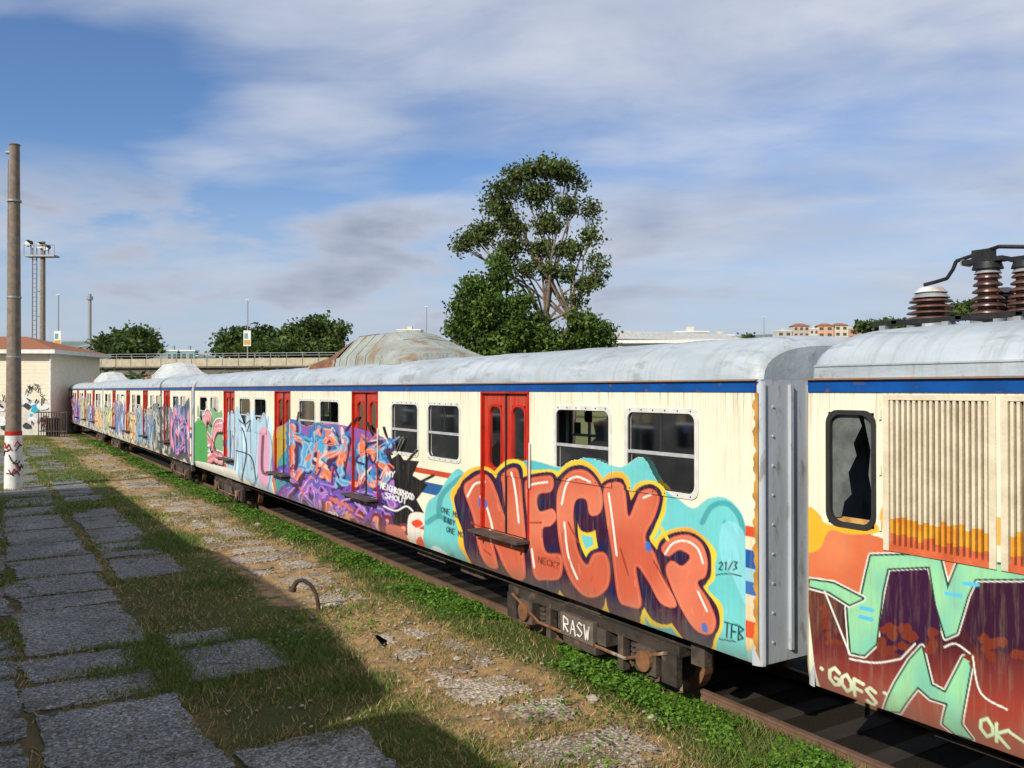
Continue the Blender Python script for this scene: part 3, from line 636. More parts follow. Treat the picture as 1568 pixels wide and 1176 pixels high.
t=MB(); t.box(.13,.2,3.05-.34,3.05+.34,.38,.66,0); k=0
for ch in 'WSAR':
    for P in GL[ch]: t.tube([(.118,2.77+k*.145+(1-x_)*.10+random.uniform(-.006,.006),.43+(1-y_)*.18+random.uniform(-.01,.01)) for x_,y_ in P],.009,5,1)
    k+=1
t.obj('bogie_side_plate',[M['plate'],M['white']],carA)

# ---------------------------------------------------------------- track
root=empty('railway_track')
for xr in(6.93,8.37,XC+.73,XC+2.17):
    mb=MB(); prof=[(-.07,0),(-.07,.012),(-.012,.035),(-.012,.09),(-.034,.10),(-.034,.13),(.034,.13),(.034,.10),(.012,.09),(.012,.035),(.07,.012),(.07,0)]
    mb.loft([[(xr+a,y,b_-.015) for a,b_ in prof] for y in(-40,220)],close=True); mb.obj('rail',M['rail'],root)
sl=MB()
for k in range(180):
    y=-10+k*.62; sl.box(7.02,8.85,y,y+.24,-.1,.010); 
sl.obj('sleepers',mat('sleeper_wood',(.035,.028,.022),(.025,.02,.017),6,.9),root)

# ---------------------------------------------------------------- ground
m,nt,b=newmat('ground_soil_and_dry_grass')
geo=N(nt,'ShaderNodeNewGeometry'); P_=geo.outputs['Position']
sep=N(nt,'ShaderNodeSeparateXYZ'); nt.links.new(P_,sep.inputs[0])
n1=noise(nt,P_,.9,6,.65); n2=noise(nt,P_,3.2,8,.7); n3=noise(nt,P_,28,6,.7); n4=noise(nt,P_,.035,5,.6)
straw=mix(nt,n3,(.60,.40,.18),(.32,.21,.10)); straw=mix(nt,ramp(nt,n2,[(.42,0.),(.62,1.)]),straw,(.21,.16,.10))
green=mix(nt,n3,(.12,.15,.035),(.055,.075,.018))
wx=MAn(nt,'MULTIPLY_ADD',n1,1.6,sep.outputs['X']); sc=MAn(nt,'MULTIPLY',wx,.1)
band=ramp(nt,sc,[(.0,.35),(.27,.4),(.40,.8),(.48,.55),(.52,.12),(.655,.12),(.70,.75),(.76,.85),(.79,.0)])
gm2=MAn(nt,'ADD',band,n2)
col=mix(nt,ramp(nt,gm2,[(.75,0.),(1.0,1.)]),straw,green)
soil=ramp(nt,sc,[(.10,.75),(.36,.45),(.46,0.)]); col=mix(nt,soil,col,mix(nt,n3,(.11,.09,.055),(.055,.05,.03)))
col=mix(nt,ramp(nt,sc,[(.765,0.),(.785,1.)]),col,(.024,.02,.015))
col=mix(nt,ramp(nt,sc,[(.985,0.),(.999,1.)]),col,mix(nt,n4,(.10,.13,.04),(.20,.18,.09)))
nt.links.new(col,b.inputs['Base Color']); b.inputs['Roughness'].default_value=.95; b.inputs['Specular IOR Level'].default_value=.1
bump(nt,b,n3,.9,.05)
gmesh=MB(); R=4000; gmesh.add([(-R,-R,0),(R,-R,0),(R,R,0),(-R,R,0)],[(0,1,2,3)]); gmesh.obj('ground',m)

def concmat(name,c1,c2,dirt,t3):
    m=mat(name,c1,c2,2.2,.92,0,.9,c3=dirt,s3=1.3,lo=.3,hi=.7,bd=.04,t3=t3)
    nt=m.node_tree; b=nt.nodes['Principled BSDF']; old=b.inputs['Base Color'].links[0].from_socket; v=pos(nt)
    vo=N(nt,'ShaderNodeTexVoronoi'); vo.inputs['Scale'].default_value=42; nt.links.new(v,vo.inputs['Vector'])
    c2_=mix(nt,1.,old,ramp(nt,vo.outputs['Color'],[(.15,.50),(.5,.95),(.85,1.6)]),'MULTIPLY')
    sp_=ramp(nt,noise(nt,v,26,5,.7),[(.38,.5),(.62,1.35)]); c2_=mix(nt,1.,c2_,sp_,'MULTIPLY')
    bl=ramp(nt,noise(nt,v,.55,5,.65),[(.35,.7),(.65,1.2)]); c2_=mix(nt,1.,c2_,bl,'MULTIPLY')
    nz=N(nt,'ShaderNodeTexNoise'); nz.inputs['Scale'].default_value=1.8; nz.inputs['Detail'].default_value=6; nt.links.new(v,nz.inputs['Vector'])
    vm=mix(nt,.45,v,nz.outputs['Color']); vc=N(nt,'ShaderNodeTexVoronoi',feature='DISTANCE_TO_EDGE'); vc.inputs['Scale'].default_value=.55; nt.links.new(vm,vc.inputs['Vector'])
    msk=ramp(nt,noise(nt,v,.8,3,.5),[(.50,0.),(.56,1.)])
    ck=mix(nt,1.,ramp(nt,vc.outputs['Distance'],[(.003,.85),(.010,0.)]),msk,'MULTIPLY')
    c2_=mix(nt,ck,c2_,(.04,.035,.022))
    nt.links.new(c2_,b.inputs['Base Color']); return m
conc=concmat('concrete_slab',(.235,.235,.23),(.145,.147,.145),(.085,.08,.05),.56)
conc2=concmat('broken_concrete',(.44,.38,.31),(.30,.255,.20),(.22,.165,.10),.50)
slabs=[]
def slab(mb,x0,x1,y0,y1,z,j,mi=0):
    P=[]; cs=[(x0,y0),(x1,y0),(x1,y1),(x0,y1)]
    cs=[(a+random.uniform(-j,j),b_+random.uniform(-j,j)) for a,b_ in cs]
    for i in range(4):
        a=cs[i]; d=cs[(i+1)%4]; n=18; bow=random.uniform(-.05,.05)*(1+j*6)
        nx,ny=(d[1]-a[1]),-(d[0]-a[0]); ln_=math.hypot(nx,ny)+1e-6; nx/=ln_; ny/=ln_
        for k in range(n):
            t=k/n; jj=(.025+j*.3); o_=bow*math.sin(math.pi*t)+random.uniform(-jj,jj)*.7; P.append((a[0]+(d[0]-a[0])*t+nx*o_,a[1]+(d[1]-a[1])*t+ny*o_))
    n=len(P)
    vs=[(a,b_,z) for a,b_ in P]+[(a,b_,-.05) for a,b_ in P]
    mb.add(vs,[tuple(range(n))]+[(i,n+i,n+(i+1)%n,(i+1)%n) for i in range(n)],mi)
    slabs.append((x0,x1,y0,y1))
mb=MB()
for (xa,xb,st,pr) in((-.9,.35,2.6,1),(.45,1.95,2.3,1),(2.12,3.3,2.05,.78)):
    y=2.0+random.random()
    while y<60:
        L_=st*random.uniform(.85,1.2)
        if random.random()<pr and not(xa>2 and 11<y<15):
            e0=.004*y*.6; a,b_=xa+e0,xb+e0
            if random.random()<.35:
                s_=random.uniform(.35,.65)*L_; slab(mb,a,b_,y,y+s_-.05,random.uniform(.012,.025),.08); slab(mb,a,b_-random.uniform(0,.35),y+s_+.05,y+L_-.14,random.uniform(.012,.025),.11)
            else: slab(mb,a,b_,y,y+L_-.12,random.uniform(.012,.03),.08)
        y+=L_
mb.obj('concrete_pavement',conc)
mb=MB(); y=3.
while y<75:
    L_=random.uniform(.5,1.5)
    if random.random()<.85:
        x0=4.3+random.uniform(0,.6); x1=5.85-random.uniform(0,.5)
        if random.random()<.5: xm=random.uniform(x0+.4,x1-.3); slab(mb,x0,xm-.06,y,y+L_*random.uniform(.6,1),.018,.13); slab(mb,xm+.06,x1,y+random.uniform(0,.3),y+L_,.014,.13)
        else: slab(mb,x0,x1,y,y+L_,random.uniform(.012,.025),.17)
    y+=L_+random.uniform(.03,.35)
mb.obj('broken_concrete_path',conc2)
slabA=np.array(slabs)

def vnoise(x,y,seed):
    r=np.random.default_rng(seed); o=np.zeros(len(x))
    for k in range(18):
        a=r.uniform(0,6.28); f=2**r.uniform(-.5,3.0); o+=np.sin((x*math.cos(a)+y*math.sin(a))*f+r.uniform(0,6.28))/math.sqrt(f)
    return o/3
def inslab(x,y,mg=.04):
    o=np.zeros(len(x),bool); m_=mg+.2*np.clip(vnoise(x,y,55),0,1.5)
    for a,b_,c_,d_ in slabA: o|=(x>a+m_)&(x<b_-m_)&(y>c_+m_)&(y<d_-m_)
    return o
n=440000
y=4+70*rng.random(n)**1.9; x=-.8+7.7*rng.random(n)
nz=vnoise(x,y,3); ins=inslab(x,y,.05)
dens=np.interp(x,[-.8,1.9,2.1,3.3,3.6,4.1,4.4,5.7,6.0,6.8],[.45,.55,.6,.6,.8,.5,.14,.2,.65,.7])
keep=(rng.random(n)<np.clip(dens+nz*.6,0.03,1))&(~ins|(rng.random(n)<np.where(nz>.7,.14,.012)))
x=x[keep];y=y[keep];nz=nz[keep];n=len(x)
h=rng.uniform(.02,.085,n)*(1+.7*np.clip(nz,0,1)); 
h*=np.where(x<3.4,1.1,np.where((x>4.3)&(x<5.8),.7,1))
w=rng.uniform(.0035,.007,n)*(1+y/18); an=rng.uniform(0,6.28,n); ln=rng.uniform(.2,1.4,n)*h; la=rng.uniform(0,6.28,n)
B0=np.stack([x-np.cos(an)*w,y-np.sin(an)*w,np.zeros(n)],-1); B1=np.stack([x+np.cos(an)*w,y+np.sin(an)*w,np.zeros(n)],-1)
T=np.stack([x+np.cos(la)*ln,y+np.sin(la)*ln,h],-1)
V=np.stack([B0,B1,T],1).reshape(-1,3); Fc=np.arange(3*n).reshape(-1,3)
pg=np.interp(x,[-.8,3.3,3.6,4.1,4.4,5.7,6.0,6.8],[.55,.6,.75,.55,.08,.15,.7,.85])
isg=rng.random(n)<np.clip(pg+nz*.45,0,1)
cg=np.array([.15,.205,.035])*rng.uniform(.5,1.25,(n,1))+rng.uniform(0,.03,(n,3)); cs_=np.array([.50,.36,.175])*rng.uniform(.5,1.15,(n,1))
cc=np.where(isg[:,None],cg,cs_); npmesh('grass',V,Fc,M['grass'],None,np.repeat(cc,3,0))
def quads(name,Cn,sz,cols,mt,parent=None,flat=0.,asp=.6):
    n=len(Cn); d=rng.normal(size=(n,3)); d[:,2]*=(1-flat); d/=np.linalg.norm(d,axis=1)[:,None]
    e=rng.normal(size=(n,3)); e[:,2]*=(1-flat); e-=d*(e*d).sum(1)[:,None]; e/=np.linalg.norm(e,axis=1)[:,None]
    s=np.broadcast_to(sz,(n,))[:,None]; A=d*s; Bq=e*s*asp
    V=np.stack([Cn-A,Cn+Bq,Cn+A,Cn-Bq],1).reshape(-1,3)
    return npmesh(name,V,np.arange(4*n).reshape(-1,4),mt,parent,np.repeat(cols,4,0))
n=120000
y=4+60*rng.random(n)**1.8; x=np.where(rng.random(n)<.84,rng.normal(6.47,.20,n),rng.uniform(2.0,5.9,n))
nz=vnoise(x,y,9); k=((x<6.80)&(x>5.95)&(nz>-.25-.8*(x-6.3)))|((x<=5.8)&(nz>.8)); x=x[k];y=y[k];nz=nz[k];n=len(x)
z=rng.uniform(.02,.07,n)+.13*np.clip(nz,0,1)*rng.random(n)*np.where(x>6.7,.3,1); cols=np.array([.12,.25,.03])*rng.uniform(.4,1.35,(n,1))
quads('weeds',np.stack([x,y,z],-1),rng.uniform(.012,.03,n)*(1+y/40),cols,M['grass'],flat=.6)
def stone(p,r):
    mb=MB(); secs=[]
    for i in range(5):
        t=-1+2*i/4; rr=math.sqrt(max(.02,1-t*t))
        secs.append([(p[0]+r*rr*math.cos(a)*random.uniform(.8,1.2)*1.2,p[1]+r*rr*math.sin(a)*random.uniform(.8,1.2),p[2]+r*.6*t+r*.4) for a in np.linspace(0,6.28,9)[:-1]])
    mb.loft(secs,close=True); return mb
mb=MB(); ms_=mat('stone',(.42,.37,.30),(.28,.25,.2),5,.9)
for u,v,r in((395,806,.10),(908,1072,.07),(455,968,.05),(520,905,.05),(300,800,.07),(700,1010,.05),(1000,1100,.06)):
    d=F*H/(v-HZ); p=wp(u,v,d); q=stone(p,r); mb.add(q.v,q.f)
for _ in range(1500):
    yq=4+50*random.random()**1.6; xq=random.uniform(.5,5.9) if random.random()<.35 else random.uniform(4,6.1); q=stone((xq,yq,.015),random.uniform(.006,.026)); mb.add(q.v,q.f)
mb.obj('stones',ms_)
d=F*H/(937-HZ); p0=wp(487,937,d); R_=Vector((C,-S,0))
def pp(u,v): return p0+R_*((u-487)/F*d)+Vector((0,0,(937-v)/F*d))
mb=MB(); mb.tube([pp(489,947),pp(488,925),pp(484,908),pp(476,895),pp(465,888),pp(456,889),pp(449,899)],[.032,.032,.032,.032,.03,.035,.04],10); mb.cyl(pp(449,899),pp(448,905),.06,.06,10)
mb.obj('bent_pipe',M['piperust'])

# ---------------------------------------------------------------- utility pole
d=30.0; p=wp(21,750,d); p.z=0
rt=empty('utility_pole',p); mb=MB()
top=H+(HZ-222)/F*d
mb.cyl((0,0,2.05),(0,0,top),.25,.16,14,0); mb.cyl((0,0,0),(0,0,1.9),.29,.27,14,1); mb.cyl((0,0,1.9),(0,0,2.05),.275,.27,14,2)
mb.cyl((-.0,0,top),(0,0,top+.04),.18,.18,14,0)
Rv=Vector((C,-S,0))
mb.cyl(tuple(Rv*-.3+Vector((0,0,top-.25))),tuple(Rv*.05+Vector((0,0,top-.25))),.06,.06,8,3)
for zz in(top-5.4,top-2,top-7.5): mb.cyl((0,0,zz),(0,0,zz+.06),.235,.235,14,3)
mb.cyl((-.2,.1,2),(-.2,.1,top-.5),.02,.02,6,3)
for k in range(12):
    a=random.uniform(3.2,5.2); zz=random.uniform(.3,1.7); mb.tube([(.295*math.cos(a+t*.3),.295*math.sin(a+t*.3),zz+random.uniform(-.16,.16)) for t in range(4)],.018,5,random.choice([4,4,2]))
mb.obj('pole',[mat('pole_concrete',(.24,.19,.145),(.15,.12,.1),5,.9,0,.4),M['white'],M['redp'],M['grey'],M['rubber']],rt,True)

# ---------------------------------------------------------------- small house (left)
d=66.; O=wp(76,660,d); O.z=0; rt=empty('railway_house',O); rt.rotation_euler=(0,0,-TH+math.radians(3)); mb=MB()
WW=14; hh=6.3; DD=9
hw=mat('house_wall_plaster',(.80,.72,.56),(.70,.62,.48),3,.9,0,.3); tile=mat('roof_tiles',(.36,.14,.07),(.22,.09,.05),10,.85,0,.6,(1,4,1))
mb.box(-WW,0,0,DD,0,hh,0); mb.box(-WW-.02,.02,-.02,0,0,2.6,3); mb.box(-WW-.7,.7,-.7,DD+.7,hh,hh+.3,1)
for k in range(12): mb.box(-WW,.012,-.012,-.0,2.75+k*.29,2.77+k*.29,3)
mb.add([(-WW-.7,-.7,hh+.3),(.7,-.7,hh+.3),(.7,DD+.7,hh+.3),(-WW-.7,DD+.7,hh+.3),(-WW+4,DD/2,hh+1.6),(-4,DD/2,hh+1.6)],[(0,1,5,4),(1,2,5),(2,3,4,5),(3,0,4)],2)
for k,x0 in enumerate((-5.5,-9.5,-12.8)):
    mb.box(x0,x0+1.3,-.05,.0,3.6,5.4,4); mb.box(x0-.1,x0+1.4,-.1,-.05,3.45,3.58,1)
for k in range(16):
    a=random.uniform(-3.8,-.3); z=random.uniform(.5,3.2); rr=random.uniform(.15,.5); c_=random.choice([5,6,6,7,8,8])
    pts=[(a+rr*math.cos(t)*random.uniform(.5,1.3),-.03-.004*k,z+rr*.8*math.sin(t)*random.uniform(.5,1.3)) for t in np.linspace(0,6.28,11)[:-1]]; mb.add(pts,[tuple(range(10))],c_)
for k in range(26):
    a=random.uniform(-3.8,-.3); z=random.uniform(.5,3.9); mb.tube([(a+random.uniform(-.25,.25),-.12,z+random.uniform(-.3,.3)) for _ in range(4)],.03,5,6)
mb.cyl((.12,-.12,0),(.12,-.12,hh),.07,.07,8,1)
mb.obj('house',[hw,M['white'],tile,mat('wall_base',(.66,.63,.56),(.5,.47,.42),2),M['dark'],mat('tag_blue',lin(60,170,200)),mat('tag_dark',(.05,.05,.06)),mat('tag_red',lin(190,50,60)),mat('tag_white',(.8,.8,.78))],rt)

mb=MB(); O=wp(78,660,63.); rt=empty('yard_fence',(O.x,O.y,0)); rt.rotation_euler=(0,0,-TH)
for k in range(12): mb.cyl((-.9+k*.19,0,0),(-.9+k*.19,0,1.9),.035,.035,6)
mb.box(-.9,1.2,-.03,.03,1.8,1.88); mb.box(-.9,1.2,-.03,.03,.4,.48); mb.box(-.5,.2,.2,.9,0,1.4); mb.obj('fence',M['under2'],rt)

d=82.; O=wp(61,650,d); O.z=0; rt=empty('floodlight_mast',O); rt.rotation_euler=(0,0,-TH); mb=MB(); tz=H+(HZ-392)/F*d
mb.cyl((.25,0,0),(.25,0,tz+1.4),.30,.22,10,0)
for a in(-.75,-.35): mb.cyl((a,0,0),(a,0,tz+.8),.05,.05,6,0)
for k in range(int(tz/.45)): mb.cyl((-.75,0,.3+k*.45),(-.35,0,.3+k*.45),.03,.03,6,0)
for k in range(6): mb.cyl((-.35,0,1+k*2.4),(.25,0,1+k*2.4),.04,.04,6,0)
mb.box(-1.3,1.6,-.5,.5,tz-.1,tz+.06,1)
for a in(-1.3,1.6,-.35,.6): mb.cyl((a,-.5,tz),(a,-.5,tz+1.0),.035,.035,6,1)
mb.cyl((-1.3,-.5,tz+1),(1.6,-.5,tz+1),.035,.035,6,1)
for a,zz in((-.9,1.3),(.25,1.1),(.8,.9)):
    mb.cyl((a,.1,tz+zz),(a-.1,-.35,tz+zz-.12),.2,.34,12,2); mb.cyl((a-.1,-.36,tz+zz-.12),(a-.1,-.38,tz+zz-.12),.3,.3,12,3); mb.cyl((a,0,tz),(a,0,tz+zz),.05,.05,6,1)
mb.obj('mast',[mat('mast_wood',(.26,.21,.15),(.17,.14,.11),5),M['grey'],M['black'],M['white']],rt)

# ---------------------------------------------------------------- overpass
A=wp(-60,560,128.); B_=wp(760,560,112.); dv=(B_-A); dv.z=0; Ln=dv.length; ang=math.atan2(dv.y,dv.x)
rt=empty('road_overpass',(A.x,A.y,0)); rt.rotation_euler=(0,0,ang); mb=MB()
zt=H+(HZ-549)/F*120
mb.box(0,Ln,0,9,zt-2.3,zt-1.1,0); mb.box(0,Ln,-.3,0,zt-1.1,zt,1); mb.box(0,Ln,-.5,-.3,zt-1.3,zt-1.08,0); mb.box(0,Ln,9,9.3,zt-1.1,zt,1)
x=0
while x<Ln:
    mb.cyl((x,-.15,zt),(x,-.15,zt+.75),.05,.05,6,2); mb.box(x-.04,x+.04,-.33,-.3,zt-1.05,zt,0); x+=2.4
mb.box(0,Ln,-.18,-.12,zt+.68,zt+.75,2); mb.box(0,Ln,-.17,-.13,zt+.35,zt+.4,2)
x=6
while x<Ln: mb.box(x,x+1.4,1,8,0,zt-2.3,3); x+=16
mb.obj('bridge',[mat('bridge_beam',(.16,.14,.11),(.10,.09,.07),2),mat('bridge_parapet',(.46,.41,.29),(.34,.30,.22),2),M['grey'],mat('bridge_pier',(.3,.28,.25))],rt)

def lamp(u,vt,d,sign=True):
    O=wp(u,600,d); rt=empty('street_lamp',(O.x,O.y,0)); rt.rotation_euler=(0,0,-TH); mb=MB(); zt=H+(HZ-vt)/F*d
    mb.cyl((0,0,0),(0,0,zt),.12,.08,8,0); mb.box(-.35,.25,-.12,.12,zt,zt+.12,1)
    mb.obj('lamp',[M['grey'],M['white']],rt)
    if sign:
        r2=empty('banner_sign',(O.x,O.y,0)); r2.rotation_euler=(0,0,-TH); mb=MB(); z=H+(HZ-530)/F*d
        mb.box(-.55,.55,-.24,-.18,z,z+2.3,0); mb.box(-.45,.45,-.26,-.24,z+.2,z+.9,1); mb.box(-.4,.1,-.26,-.24,z+1.1,z+1.9,2); mb.box(-.1,.1,-.18,.1,z+.4,z+.5,0)
        mb.obj('banner',[M['white'],mat('banner_orange',lin(215,160,70)),mat('banner_teal',lin(110,160,165))],r2)
lamp(379,460,126); lamp(89,452,130); lamp(653,470,150,False); lamp(1170,485,170,False); lamp(302,545,150,False)
O=wp(137,600,520.); rt=empty('radio_tower',(O.x,O.y,0)); mb=MB(); mb.cyl((0,0,0),(0,0,H+147/F*520),1.3,1.0,10); mb.cyl((0,0,H+138/F*520),(0,0,H+143/F*520),1.9,1.9,10); mb.obj('tower',M['grey'],rt)

# ---------------------------------------------------------------- trees
def tree(name,base,fork_h,blobs,n,lsz,c1,c2,tr=.35,clump=.5,spars=1.,trunks=((0,0),)):
    rt=empty(name,(base.x,base.y,0)); mb=MB(); bx=Vector((base.x,base.y,0))
    rs=random.Random(len(blobs)*7+int(fork_h*10))
    for ti,(tx,lean) in enumerate(trunks):
        b0=Rv*tx; f=b0+Rv*lean+Vector((0,0,fork_h)); mid=(b0+f)/2+Rv*rs.uniform(-.15,.15)
        mb.tube([b0,mid,f],[tr,tr*.82,tr*.65],9)
        for i,(c,rad) in enumerate(blobs):
            if i%len(trunks)!=ti: continue
            cl=c-bx; m1=f.lerp(cl,.4)+Vector((rs.uniform(-.4,.4),rs.uniform(-.4,.4),rs.uniform(0,.5))); r0=tr*.36
            m2=f.lerp(cl,.75)+Vector((rs.uniform(-.3,.3),rs.uniform(-.3,.3),0))
            mb.tube([f,m1,m2,cl],[r0,r0*.7,r0*.45,r0*.2],6)
            for _ in range(6):
                e=cl+Vector((rs.uniform(-1,1)*rad[0],rs.uniform(-1,1)*rad[1],rs.uniform(-.6,1)*rad[2]))*.8; mb.tube([m2,e],[r0*.22,.012],5)
    mb.obj('trunk_and_limbs',M['bark'],rt,True)
    vol=np.array([r[0]*r[1]*r[2] for _,r in blobs])**.75; vol/=vol.sum(); PC=[];cols=[]
    for (c,rad),vv in zip(blobs,vol):
        k=max(6,int(n*vv)); nc=max(5,int(k/42*spars)); cc=rng.normal(size=(nc,3)); cc/=np.linalg.norm(cc,axis=1)[:,None]; cc*=(rng.random((nc,1))**.45)
        cc=cc*np.array(rad); idx=rng.integers(0,nc,k); pp_=cc[idx]+rng.normal(size=(k,3))*clump*np.array([1,1,.7]); br=rng.uniform(.5,1.4,nc)[idx]
        PC.append(pp_+np.array(c-bx)); t=rng.random((k,1)); cols.append((np.array(c1)*(1-t)+np.array(c2)*t)*br[:,None])
    PC=np.concatenate(PC); cols=np.concatenate(cols); PC[:,2]=np.maximum(PC[:,2],.1)
    quads('foliage',PC,rng.uniform(.6,1.25,len(PC))*lsz,cols,M['leaf'],rt)
def BL(lst,d,dy=1.):
    o=[]
    for u,v,ru,rv in lst:
        c=wp(u,v,d+random.uniform(-.5,.5)*ru/F*d*1.2); o.append((c,(ru/F*d,ru/F*d*dy,rv/F*d)))
    return o
d=40.
up=[(840,256,32,10),(798,266,22,12),(866,268,14,16),(773,290,20,12),(820,298,22,14),(765,320,22,10),(868,314,16,14),(905,322,9,20),(742,352,24,9),(708,372,12,13),(730,366,18,7),(788,345,20,12),(838,342,22,11),(905,362,12,14),(778,378,20,10),(870,382,20,11),(825,382,18,11),(914,405,10,14),(897,438,12,12),(868,418,14,10),(842,413,12,10),(805,410,16,10),(770,405,14,12),(914,430,11,10),(880,462,11,10),(752,300,7,12),(886,280,8,8)]
tree('poplar_tree',wp(862,600,d),6.6,BL(up,d),15500,.10,(.065,.10,.024),(.13,.165,.05),.20,.24,1.7,((-.35,-.45),(.35,.15)))
lo=[(725,440,24,18),(765,430,18,20),(712,470,18,22),(750,470,28,24),(700,505,14,22),(735,510,34,28),(785,500,30,26),(820,500,20,18),(835,525,30,20),(770,530,50,20),(765,400,12,14),(905,505,26,20),(880,520,24,20),(925,525,14,14),(795,465,18,14),(885,485,14,12)]
tree('broadleaf_tree',wp(760,600,38.5),2.5,BL(lo,38.5),25000,.11,(.055,.11,.018),(.12,.19,.035),.2,.22,1.3)
d=150.
tree('distant_tree',wp(190,600,d),3.,BL([(175,525,26,14),(205,517,28,13),(225,530,14,12),(160,532,16,9),(192,536,40,8)],d),7000,.42,(.055,.095,.02),(.09,.135,.035),.4,.8)
cl=[(345,525,16,16),(372,520,22,16),(400,515,24,16),(430,522,24,18),(455,512,20,16),(485,503,24,18),(515,512,18,18),(440,535,80,10),(360,538,30,10),(500,535,30,12),(390,530,30,14)]
tree('distant_tree',wp(430,600,140.),3.,BL(cl,140.),17000,.38,(.055,.10,.02),(.10,.15,.035),.4,.7)
rt=[]
for i in range(26):
    u=90+i*60; rt.append((u+random.uniform(-20,20),588+random.uniform(-6,4),36,16))
tree('background_shrubs',wp(850,600,105.),1.,BL(rt,105.),12000,.34,(.05,.09,.02),(.09,.13,.04),.1,.7)
r3=[(1330,500,18,5),(1360,498,20,6),(1390,499,18,5),(1475,475,22,10),(1445,485,14,6),(1145,518,10,3),(1560,484,20,10),(1420,497,14,4)]
tree('hillside_trees',wp(1400,600,300.),8.,BL(r3,300.),7500,.8,(.045,.085,.02),(.09,.13,.03),.3,1.1)

# ---------------------------------------------------------------- warehouse, hills, houses
d=130.; O=wp(930,600,d); rt=empty('warehouse',(O.x,O.y,0)); rt.rotation_euler=(0,0,-TH-math.radians(4)); mb=MB(); W_=21; z=H+(HZ-519)/F*d
mb.box(0,W_,0,30,0,z,0); mb.add([(-.5,-.5,z),(W_+.5,-.5,z-.35),(W_+.5,31,z),(-.5,31,z),(-.5,14,z+2.4),(W_-1,14,z+1.6)],[(0,1,5,4),(1,2,5),(2,3,4,5),(3,0,4)],1)
mb.box(-.5,W_+.5,-.56,-.5,z-.7,z-.2,3)
for k in range(10): mb.box(k*2+.3,k*2+1.6,-.05,0,z-2.2,z-1.1,2)
mb.obj('warehouse_building',[mat('warehouse_wall',(.5,.5,.48),(.4,.4,.38),2),mat('warehouse_roof',(.50,.50,.47),(.36,.36,.34),1,.8,0,.3,(3,.3,1)),M['dark'],M['white']],rt)
def block(name,u0,u1,vt,d,wallc,flat=True,base=0,storeys=3):
    O=wp(u0,600,d); rt=empty(name,(O.x,O.y,base)); rt.rotation_euler=(0,0,-TH+random.uniform(-.15,.15)); mb=MB(); W_=(u1-u0)/F*d; z=H+(HZ-vt)/F*d-base
    mb.box(0,W_,0,W_*.7,0,z,0)
    hs=3.; nn=max(2,int(W_/2.6))
    for s in range(storeys):
        for k in range(nn): 
            x0=W_*(k+.25)/nn; mb.box(x0,x0+W_*.5/nn,-.08,0,z-hs*(s+1)+.9,z-hs*(s+1)+2.3,2)
    if flat: mb.box(-.2,W_+.2,-.2,W_*.7+.2,z,z+.4,1); mb.box(W_*.4,W_*.6,W_*.2,W_*.4,z+.4,z+1.6,0)
    else: mb.add([(-.5,-.5,z),(W_+.5,-.5,z),(W_+.5,W_*.7+.5,z),(-.5,W_*.7+.5,z),(W_*.3,W_*.35,z+W_*.18),(W_*.7,W_*.35,z+W_*.18)],[(0,1,5,4),(1,2,5),(2,3,4,5),(3,0,4)],3)
    mb.obj('building',[mat('wall',wallc,tuple(x*.8 for x in wallc),.3,.9,0,0),M['white'],M['dark'],tile],rt)
block('apartment_building',1035,1085,509,220,(.62,.58,.48))
block('apartment_building',1085,1124,514,260,(.50,.48,.42))
block('apartment_building',608,644,506,300,(.6,.55,.45))
for u0,u1,vt,c_,fl in((1215,1240,499,(.5,.4,.33),False),(1252,1276,499,(.6,.36,.24),False),(1278,1300,498,(.65,.58,.45),False),(1300,1322,503,(.5,.3,.22),True),(1190,1214,507,(.5,.48,.45),True),(1240,1254,504,(.6,.55,.5),True),(1500,1530,492,(.55,.5,.42),False),(1535,1560,488,(.5,.3,.2),False)):
    block('hillside_house',u0,u1,vt,420,c_,fl,base=12,storeys=2)
for u0,u1 in((255,272),(276,298)): block('distant_building',u0,u1,538,240,(.2,.35,.38))
hm=mat('hill_vegetation',(.12,.17,.15),(.20,.23,.21),.02,.95,0,0,c3=(.32,.32,.32),s3=.06)
def hill(u0,u1,d,prof,name='hill'):
    mb=MB(); a=[];n=len(prof)
    for k,vt in enumerate(prof):
        u=u0+(u1-u0)*k/(n-1); 
        a.append([tuple(wp(u,600,d*.8))[:2]+(0,),tuple(wp(u,vt+ (600-vt)*.35,d*.93))[:2]+(H+(HZ-vt)*.65/F*d,),tuple(wp(u,vt,d))[:2]+(H+(HZ-vt)/F*d,),tuple(wp(u,600,d*1.3))[:2]+(0,)])
    mb.loft(a,caps=False); mb.obj(name,hm,None,True)
hill(1000,1750,470,[560,540,522,517,514,512,511,513,510,508,505,502,500,500,496,494,492,492,495,500,510,540,580])
hill(-250,420,900,[580,560,540,530,524,520,522,523,522,525,532,538,545,560,590])
hill(300,1400,1500,[588,575,560,556,550,548,545,542,538,530,528,535,545,570,590])

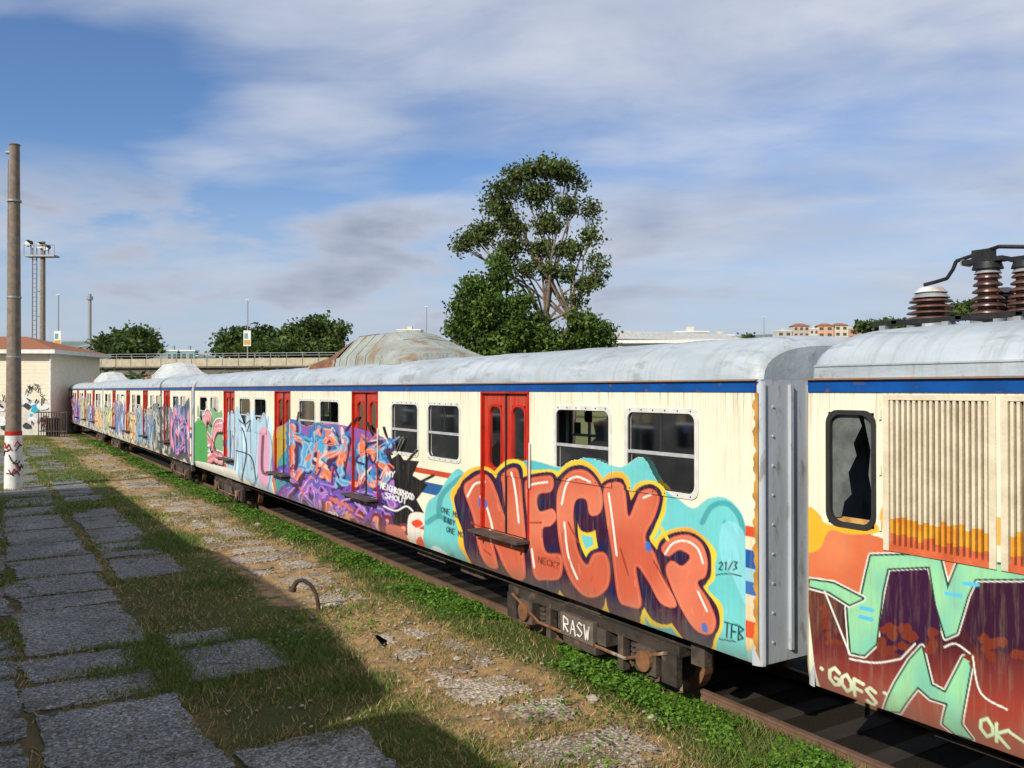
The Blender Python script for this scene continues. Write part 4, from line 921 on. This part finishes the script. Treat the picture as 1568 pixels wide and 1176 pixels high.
# ---------------------------------------------------------------- light, sky
Ld=Vector((.80,.30,-.53)).normalized()
sl_=bpy.data.lights.new('sun','SUN'); sl_.energy=5.0; sl_.angle=math.radians(.5); sl_.color=(1,.915,.77)
so=bpy.data.objects.new('sun',sl_); so.rotation_euler=Ld.to_track_quat('-Z','Y').to_euler(); so.location=(-20,-10,30); scene.collection.objects.link(so)
w=bpy.data.worlds.new('World'); scene.world=w; w.use_nodes=True; nt=w.node_tree
bg=nt.nodes['Background']; bg.inputs[1].default_value=.1
sky=N(nt,'ShaderNodeTexSky',sky_type='NISHITA',sun_disc=False); sky.sun_elevation=math.asin(-Ld.z); sky.sun_rotation=math.atan2(-Ld.x,-Ld.y); sky.air_density=1.0; sky.dust_density=.6; sky.ozone_density=2.
tc=N(nt,'ShaderNodeTexCoord'); sp=N(nt,'ShaderNodeSeparateXYZ'); nt.links.new(tc.outputs['Generated'],sp.inputs[0])
MA=lambda *a:MAn(nt,*a)
zc=MA('MAXIMUM',sp.outputs[2],0.0); den=MA('ADD',zc,.16)
cx=MA('DIVIDE',sp.outputs[0],den); cy=MA('DIVIDE',sp.outputs[1],den)
rx=MA('ADD',MA('MULTIPLY',cx,C),MA('MULTIPLY',cy,-S)); ry=MA('ADD',MA('MULTIPLY',cx,S),MA('MULTIPLY',cy,C))
cb=N(nt,'ShaderNodeCombineXYZ'); nt.links.new(MA('MULTIPLY',rx,.6),cb.inputs[0]); nt.links.new(MA('ADD',ry,MA('MULTIPLY',rx,.12)),cb.inputs[1])
nA=noise(nt,cb.outputs[0],.95,4,.5,.3); nB=noise(nt,cb.outputs[0],2.6,7,.55,.3)
rdir=MA('ADD',MA('MULTIPLY',sp.outputs[0],C),MA('MULTIPLY',sp.outputs[1],-S))
cov=MA('ADD',MA('ADD',nA,MA('MULTIPLY',nB,.34)),MA('MULTIPLY',rdir,.24))
cov=MA('ADD',cov,MA('MULTIPLY',MA('MAXIMUM',MA('SUBTRACT',sp.outputs[2],.28),0.),.7))
cl_=ramp(nt,cov,[(.57,.0),(.69,.55),(.82,.92)])
ccol=mix(nt,ramp(nt,nB,[(.35,0.),(.65,1.)]),(4.6,5.2,6.6),(6.7,7.1,8.0))
skyc=mix(nt,1.,sky.outputs[0],(.86,1.05,1.32),'MULTIPLY')
c=mix(nt,cl_,skyc,ccol)
hz=ramp(nt,sp.outputs[2],[(0.,.9),(.08,.70),(.17,.30),(.26,.0)]); c=mix(nt,hz,c,(4.9,5.6,6.7))
cb2=N(nt,'ShaderNodeCombineXYZ'); nt.links.new(rdir,cb2.inputs[0]); nt.links.new(MA('MULTIPLY',sp.outputs[2],2.8),cb2.inputs[2])
nC=noise(nt,cb2.outputs[0],4.2,7,.52,.15)
band2=ramp(nt,sp.outputs[2],[(.04,0.),(.08,1.),(.19,1.),(.25,0.)])
lft=ramp(nt,MA('MULTIPLY_ADD',rdir,.5,.5),[(.5,1.),(.66,.45)])
pf=MA('MULTIPLY',MA('MULTIPLY',ramp(nt,nC,[(.47,0.),(.56,.9)]),band2),lft); c=mix(nt,pf,c,mix(nt,ramp(nt,nC,[(.52,0.),(.66,1.)]),(5.3,5.7,6.7),(3.2,3.6,4.7)))
nt.links.new(c,bg.inputs[0])

# ---------------------------------------------------------------- camera
cd=bpy.data.cameras.new('camera'); cd.sensor_width=36; cd.lens=36*F/1568; cd.clip_end=9000; cd.clip_start=.05
co=bpy.data.objects.new('camera',cd); co.location=(0,0,H); co.rotation_euler=(math.radians(90)+math.atan((HZ-588)/F),0,-TH); scene.collection.objects.link(co); scene.camera=co
print('objs',len(bpy.data.objects),'verts',sum(len(m.vertices) for m in bpy.data.meshes))
